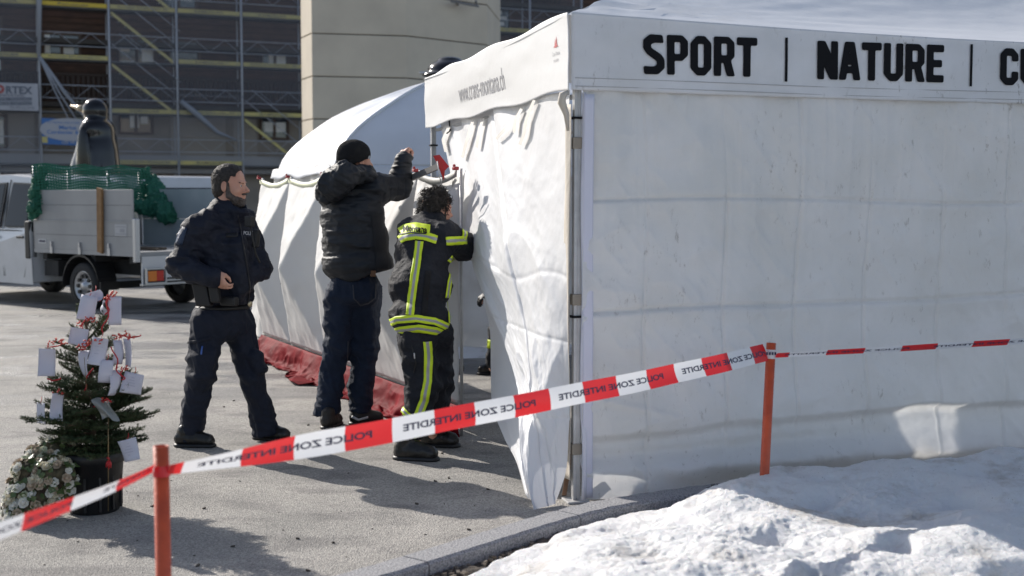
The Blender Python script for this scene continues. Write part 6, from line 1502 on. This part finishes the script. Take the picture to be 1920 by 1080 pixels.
def needles(a, b, dens, ln=.013, mi=0):
    a = Vector(a); b = Vector(b); d = (b-a); L = d.length; d.normalize(); u = d.orthogonal().normalized(); n = max(4, int(L*dens))
    for k in range(n):
        c = a.lerp(b, (k+tr_.random())/n); an = tr_.uniform(0, 6.283); r = (u*math.cos(an)+d.cross(u)*math.sin(an)); 
        if r.z < -.3 and tr_.random() < .45: r.z = -r.z
        dr = (r+d*.75).normalized(); l = ln*tr_.uniform(.7, 1.25); s_ = dr.cross(Vector((tr_.uniform(-1, 1), tr_.uniform(-1, 1), 1))).normalized()*.0011
        ND.add([c-s_, c+s_, c+dr*l*.6+s_*.8, c+dr*l, c+dr*l*.6-s_*.8], [(0, 1, 2, 3, 4)], mi)
def twig(a, d, L, dens=900, lvl=0, tipc=0):
    a = Vector(a); pts = [a]; dd = Vector(d).normalized(); n = 4
    for k in range(n): dd = (dd+Vector((tr_.uniform(-.1, .1), tr_.uniform(-.1, .1), .07 if lvl else .05))).normalized(); pts.append(pts[-1]+dd*L/n)
    TW.tube(pts, [.0045*(1-.15*k)*(1 if lvl == 0 else .5) for k in range(n+1)], 4, cap=False)
    for k in range(n): needles(pts[k], pts[k+1], dens, mi=1 if (tipc and k >= 2) else 0)
    return pts
def bough(z, az, L, tilt, tipc=0):
    a = TB+Vector((-.03*(max(z-.6, 0)/.5), 0, z)); d = Vector((math.cos(az), math.sin(az), tilt)); P = twig(a, d, L, 700, 0, tipc)
    nt_ = max(3, int(L/.032))
    for i in range(nt_):
        t = .22+.75*i/nt_; x = t*4; k = min(int(x), 3); c = P[k].lerp(P[k+1], x-k); dv = (P[k+1]-P[k]).normalized(); s_ = dv.cross(Vector((0, 0, 1))).normalized()
        for sg_ in (1, -1):
            l = L*(.46*(1-t)+.10)*tr_.uniform(.8, 1.2); q = twig(c, dv*.75+s_*sg_*.8+Vector((0, 0, tr_.uniform(-.25, .15))), l, 950, 1, tipc)
            if l > .07:
                for tt in (.4, .7):
                    kk = int(tt*4); 
                    for s2 in (1, -1): e = (q[kk+1]-q[kk]).normalized(); twig(q[kk], e*.7+e.cross(Vector((0, 0, 1))).normalized()*s2*.7, l*.4, 950, 1, 0)
zs = [(.34, 10, .26, -.08), (.38, 10, .29, .0), (.43, 10, .31, .05), (.49, 9, .31, .08), (.56, 9, .295, .12), (.63, 8, .26, .2), (.71, 7, .22, .3), (.80, 6, .185, .35), (.90, 4, .11, .7), (.98, 3, .08, 1.2)]
az0 = 0
for z, n, L, tl in zs:
    az0 += .7
    for k in range(n): bough(z+tr_.uniform(-.03, .03), az0+k*2*math.pi/n+tr_.uniform(-.25, .25), L*tr_.uniform(.86, 1.14), tl+tr_.uniform(-.18, .20))
bough(.88, .15, .25, 1.05, 1); bough(.86, .3, .20, .95, 1); bough(1.0, 1.7, .13, 4, 1); bough(.95, 2.9, .12, 2.5, 1)
m_ = ND.build('needles', [M_ndl, M_tip], spr); TW.build('branches', M_bark, spr, True)
M_rr = mat('red_ribbon', (.45, .015, .02), .45); M_card = mat('note_card', (.66, .66, .74), .7, col2=(.60, .60, .68), scale=6, trans=.12); M_pen = mat('pen_lines', (.46, .46, .56), .8)
# ribbons and bows
m = MB()
for (a, b) in (((160, 598), (148, 640)), ((205, 560), (192, 625)), ((212, 650), (226, 706)), ((172, 690), (148, 745)), ((150, 655), (172, 640)), ((226, 628), (262, 628)), ((90, 650), (120, 638)), ((88, 710), (112, 708)), ((95, 735), (122, 735)), ((196, 748), (178, 762)), ((228, 690), (232, 712)), ((200, 590), (204, 548))):
    n = 9; pts = []
    for k in range(n+1):
        t = k/n; y_ = a[1]+(b[1]-a[1])*t; dy = -(.30 if y_ > 640 else .17)*.55; pts.append(PX(a[0]+(b[0]-a[0])*t+4*math.sin(t*9+a[0]), y_+5*math.sin(t*3.1), TD+dy-.03))
    m.tube(pts, .0038, 5)
m.build('red_ribbon', M_rr, spr, True)
br = random.Random(8)
for (x, y) in ((206, 556), (214, 551), (166, 598), (150, 606), (225, 628), (238, 626), (110, 638), (95, 645), (150, 648), (172, 640), (200, 556), (112, 733), (160, 640), (197, 750), (218, 632), (175, 600), (120, 640), (232, 690), (186, 640), (246, 632)):
    bb = MB()
    for k in range(7):
        c = PX(x+br.uniform(-7, 7), y+br.uniform(-5, 5), TD-(.22 if y > 620 else .10)+br.uniform(-.03, .03)); d = Vector((br.uniform(-1, 1), br.uniform(-1, 1), br.uniform(-1, 1)))*.008; bb.tube([c-d, c, c+Vector((d.y, d.z, d.x))], [.002, .0045, .002], 5)
    bb.build('ribbon_bow', mat('bow_red', (.55, .05, .03), .5), spr, True)
m = MB(); m.tube([PX(158, 670, TD-.2), PX(163, 735, TD-.21), PX(180, 762, TD-.21), PX(208, 782, TD-.2)], .0015, 4); m.tube([PX(203, 785, TD-.21), PX(203, 850, TD-.2), PX(203, 958, TD-.16)], .0028, 5)
m.build('chain', mat('brass_chain', (.25, .18, .09), .45, .7), spr, True)
m = MB(); 
for d in ((-5, 14), (4, 15), (0, 18), (-2, -6)): m.tube([PX(204, 862, TD-.19), PX(204+d[0]*.6, 862+d[1]*.5, TD-.20), PX(204+d[0], 862+d[1], TD-.19)], [.005, .008, .003], 5)
m.build('pot_bow', M_rr, spr, True)
# note cards: (x, y, w, h, roll degrees, yaw degrees, dy, label)
cards = [(164, 577, 31, 46, 12, 10, -.06, 'topmost big white note card tilted near the spruce tip'),
 (181, 556, 26, 20, -20, -15, -.03, 'small white note card behind the topmost one on the spruce'),
 (215, 583, 23, 54, 1, 5, -.10, 'long white note card hanging right of the spruce tip on a long red ribbon'),
 (190, 577, 14, 26, -25, -45, -.02, 'narrow turned note card between the two topmost cards of the spruce'),
 (147, 631, 31, 32, 12, 20, -.14, 'crumpled squarish note card at the upper left of the spruce trunk'),
 (185, 658, 30, 52, 12, 8, -.20, 'large white note card tilted across the middle of the spruce'),
 (198, 697, 24, 44, 8, 5, -.215, 'white note card just below the large central one'),
 (155, 683, 15, 50, -8, -40, -.17, 'narrow note card left of the large central one'),
 (88, 679, 30, 52, 3, 15, -.14, 'white note card hanging at the far left of the spruce on its upper boughs'),
 (241, 661, 18, 53, -2, -20, -.13, 'narrow white note card at the right edge of the spruce'),
 (222, 661, 15, 46, 3, 40, -.15, 'turned note card just left of the one on the right edge'),
 (248, 719, 37, 40, 14, 0, -.17, 'wide white note card on the lower right boughs'),
 (106, 762, 20, 52, 6, 30, -.22, 'narrow shaded note card on the lower left boughs'),
 (76, 775, 22, 40, 0, -20, -.18, 'pale note card half hidden by needles at the lower far left'),
 (216, 718, 8, 48, 8, 70, -.19, 'edge-on grey note card right of the centre of the spruce'),
 (244, 843, 32, 42, -14, 0, -.19, 'white note card hanging beside the rim of the black pot')]
for i, (x, y, w_, h_, ro, ya, dy, lab) in enumerate(cards):
    c = PX(x, y, TD+dy); s_ = F/(TD+dy); root = empty('note_card', c+Vector((0, 0, h_/s_/2)), lab, 'card', 'note cards hanging on the potted spruce')
    a = math.radians(ro); b = math.radians(ya); ux = Vector((math.cos(b), math.sin(b), 0)); uz = Vector((0, 0, 1)); u = ux*math.cos(a)-uz*math.sin(a)*.9; v = uz*math.cos(a)+ux*math.sin(a)
    W_ = w_/s_/max(.35, math.cos(b))/2 if abs(ya) < 60 else .03; H_ = h_/s_/2
    def fn(U, Vv, c=c, u=u, v=v, W_=W_, H_=H_, i=i):
        n = arr(u.cross(v)); P = arr(c)+((U-.5)*2*W_)[..., None]*arr(u)+((Vv-.5)*2*H_)[..., None]*arr(v); o = .010*np.sin(U*2.6+i*1.3)+.022*(Vv-.5)**2*4*math.sin(i*1.7)+.012*(U-.5)*(Vv-.5)*4*math.cos(i*2.3); return P+o[..., None]*n
    sheet('paper', fn, 7, 9, M_card, root, thick=.0006)
    t = MB(); top = c+v*H_; t.tube([top, top+Vector((.004, .01, .012)), top+Vector((.0, .02, .028))], .0022, 4); t.build('ribbon', M_rr, root, True)
    if w_ > 22 and i % 2:
        t = MB(); n = (u.cross(v)).normalized()*-1
        if n.y > 0: n = -n
        for k in range(5): q = c+v*H_*(.6-.26*k)+n*.012; t.obox(q-u*W_*.05*k, u*W_*(.55-.13*((k*7+i) % 4)), v*.0012, n*.0006)
        t.build('handwriting', M_pen, root)
# clear sleeve
c = PX(198, 768, TD-.22); root = empty('plastic_sleeve', c, 'crumpled clear plastic sleeve tied low on the spruce', 'sleeve', None)
sheet('film', lambda U, Vv: arr(c)+np.stack([(U-.5)*.085+(.5-Vv)*.05, .015*np.sin(U*7+Vv*5), (Vv-.5)*.10+.01*np.sin(U*5)], -1), 9, 9, mat('clear_film', (.32, .34, .33), .15, spec=.8, trans=.3), root)
t = MB(); q = PX(190, 752, TD-.22); t.tube([q, q+Vector((.03, 0, .01)), q+Vector((.05, 0, -.005))], .004, 5); t.build('ribbon', M_rr, root, True)
# wreath of white roses leaning on the pot
WC = PX(82, 900, 6.38); wr = empty('rose_wreath', Vector((WC.x, 6.38, 0)), 'wreath of cream and white roses leaning against the black pot', 'wreath')
M_leaf = mat('ivy_leaf', (.045, .085, .025), .45, col2=(.10, .14, .045), scale=20); M_moss = mat('dried_moss', (.05, .045, .025), .9, col2=(.11, .09, .05), scale=40, bump=1, bscale=60)
sd = SDF(); wp = []
ax_u = Vector((.93, .1, .25)).normalized(); 
cen = [(128, 856), (100, 848), (72, 862), (52, 890), (42, 925), (36, 955), (30, 978)]
cen2 = [(120, 885), (95, 890), (78, 915), (62, 945), (48, 970)]
for L_, r_ in ((cen, .052), (cen2, .055)):
    P = [PX(x, y, 6.36+(.10 if y < 880 else .0)+(900-y)*.0006) for x, y in L_]; sd.chain(P, [r_]*len(P), .04)
sd.ell(PX(92, 905, 6.42), (.12, .06, .12), None, .05)
sdf_obj('moss_base', sd, M_moss, wr, .010, lambda V, N: .010*fbm(V*25, 3, 91), clip=lambda P: .006-P[..., 2])
co, _f = world_mesh([o for o in wr.children if o.name.startswith('moss_base')][0]); N = vnormals(co, _f)
def rose_mesh(seed, m_):
    r = random.Random(seed); mb = MB()
    for ring, (n, rad, h, tilt) in enumerate(((3, .28, 1.05, .1), (5, .52, 1.0, .2), (6, .78, .85, .35), (7, .98, .62, .5))):
        for k in range(n):
            a = k*2*math.pi/n+ring*.5+r.uniform(-.2, .2); ca, sa = math.cos(a), math.sin(a); V = []
            for i in range(4):
                for j in range(4):
                    t = i/3; w_ = (j/3-.5)*(.9+.3*ring*.4)*(math.sin(math.pi*(.2+.75*t))); rr_ = rad*(.25+.75*t**1.2)-.10*(1-abs(j/3-.5)*2)*0+.08*abs(j-1.5); z = h*t-(.25*tilt*t*t); V.append((ca*rr_-sa*w_*rad*.95, sa*rr_+ca*w_*rad*.95, z+r.uniform(-.03, .03)))
            mb.add(V, [(i*4+j, i*4+j+1, (i+1)*4+j+1, (i+1)*4+j) for i in range(3) for j in range(3)])
    mb.lathe((0, 0, 0), [(.35, .0), (.42, .35), (.30, .8), (.12, .98), (.01, 1.0)], 9)
    me = bpy.data.meshes.new('rose'); me.from_pydata(mb.v, [], mb.f); me.materials.append(m_); me.polygons.foreach_set('use_smooth', [True]*len(me.polygons)); return me
cols = [mat('petal_white', (.78, .76, .68), .6, trans=.15), mat('petal_cream', (.70, .64, .48), .6, trans=.15), mat('petal_faded', (.45, .36, .26), .7), mat('petal_greenish', (.62, .64, .46), .6, trans=.15), mat('seed_brown', (.06, .035, .022), .8)]
protos = [rose_mesh(i, cols[c]) for i, c in enumerate((0, 1, 2, 0, 3, 1, 4))]
placed = []; rr = random.Random(3); tries = 0
while len(placed) < 98 and tries < 9000:
    tries += 1; i = rr.randrange(len(co)); 
    if N[i][1] > .35 or co[i][2] < .02: continue
    q = Vector(co[i])
    if any((q-w2).length < .021 for w2 in placed): continue
    placed.append(q); me = protos[rr.choice((0, 0, 1, 1, 2, 3, 3, 4, 5, 2, 6))]; o = bpy.data.objects.new('rose', me); S.collection.objects.link(o); o.parent = wr; s_ = rr.uniform(.017, .029)*(.5 if me is protos[6] else 1)
    n = (Vector(N[i])+Vector((0, -.3, .35))).normalized(); o.location = q-OFF[wr.name]+n*.006; o.rotation_euler = (n.to_track_quat('Z', 'Y')).to_euler(); o.scale = (s_, s_, s_*.85)
m = MB()
for k in range(430):
    i = rr.randrange(len(co)); q = Vector(co[i]); n = (Vector(N[i])+Vector((rr.uniform(-.8, .8), rr.uniform(-.6, .2), rr.uniform(-.5, .5)))).normalized()
    if k > 390: q = PX(rr.uniform(118, 146), rr.uniform(848, 905), 6.42)
    if 350 < k <= 390: q = PX(rr.uniform(28, 80), rr.uniform(960, 985), 6.3)
    s_ = rr.uniform(.014, .028); t = n.orthogonal().normalized(); t = Matrix.Rotation(rr.random()*6.28, 3, n) @ t; b = n.cross(t); c = q+n*.014
    m.add([c, c+t*s_*.6+b*s_*.7+n*.003, c+t*s_*1.7, c+t*s_*.6-b*s_*.7+n*.003, c+t*s_*.9-n*.004], [(0, 1, 2, 4), (0, 4, 2, 3)])
m.build('leaves', M_leaf, wr)
m = MB()
for k in range(7): q = PX(68+rr.uniform(-16, 12), 968, 6.3); m.tube([q, q+Vector((.01, -.01, -.03)), q+Vector((rr.uniform(-.01, .03), -.01, -.06))], [.003, .006, .002], 5)
m.build('trailing_ivy', M_leaf, wr)
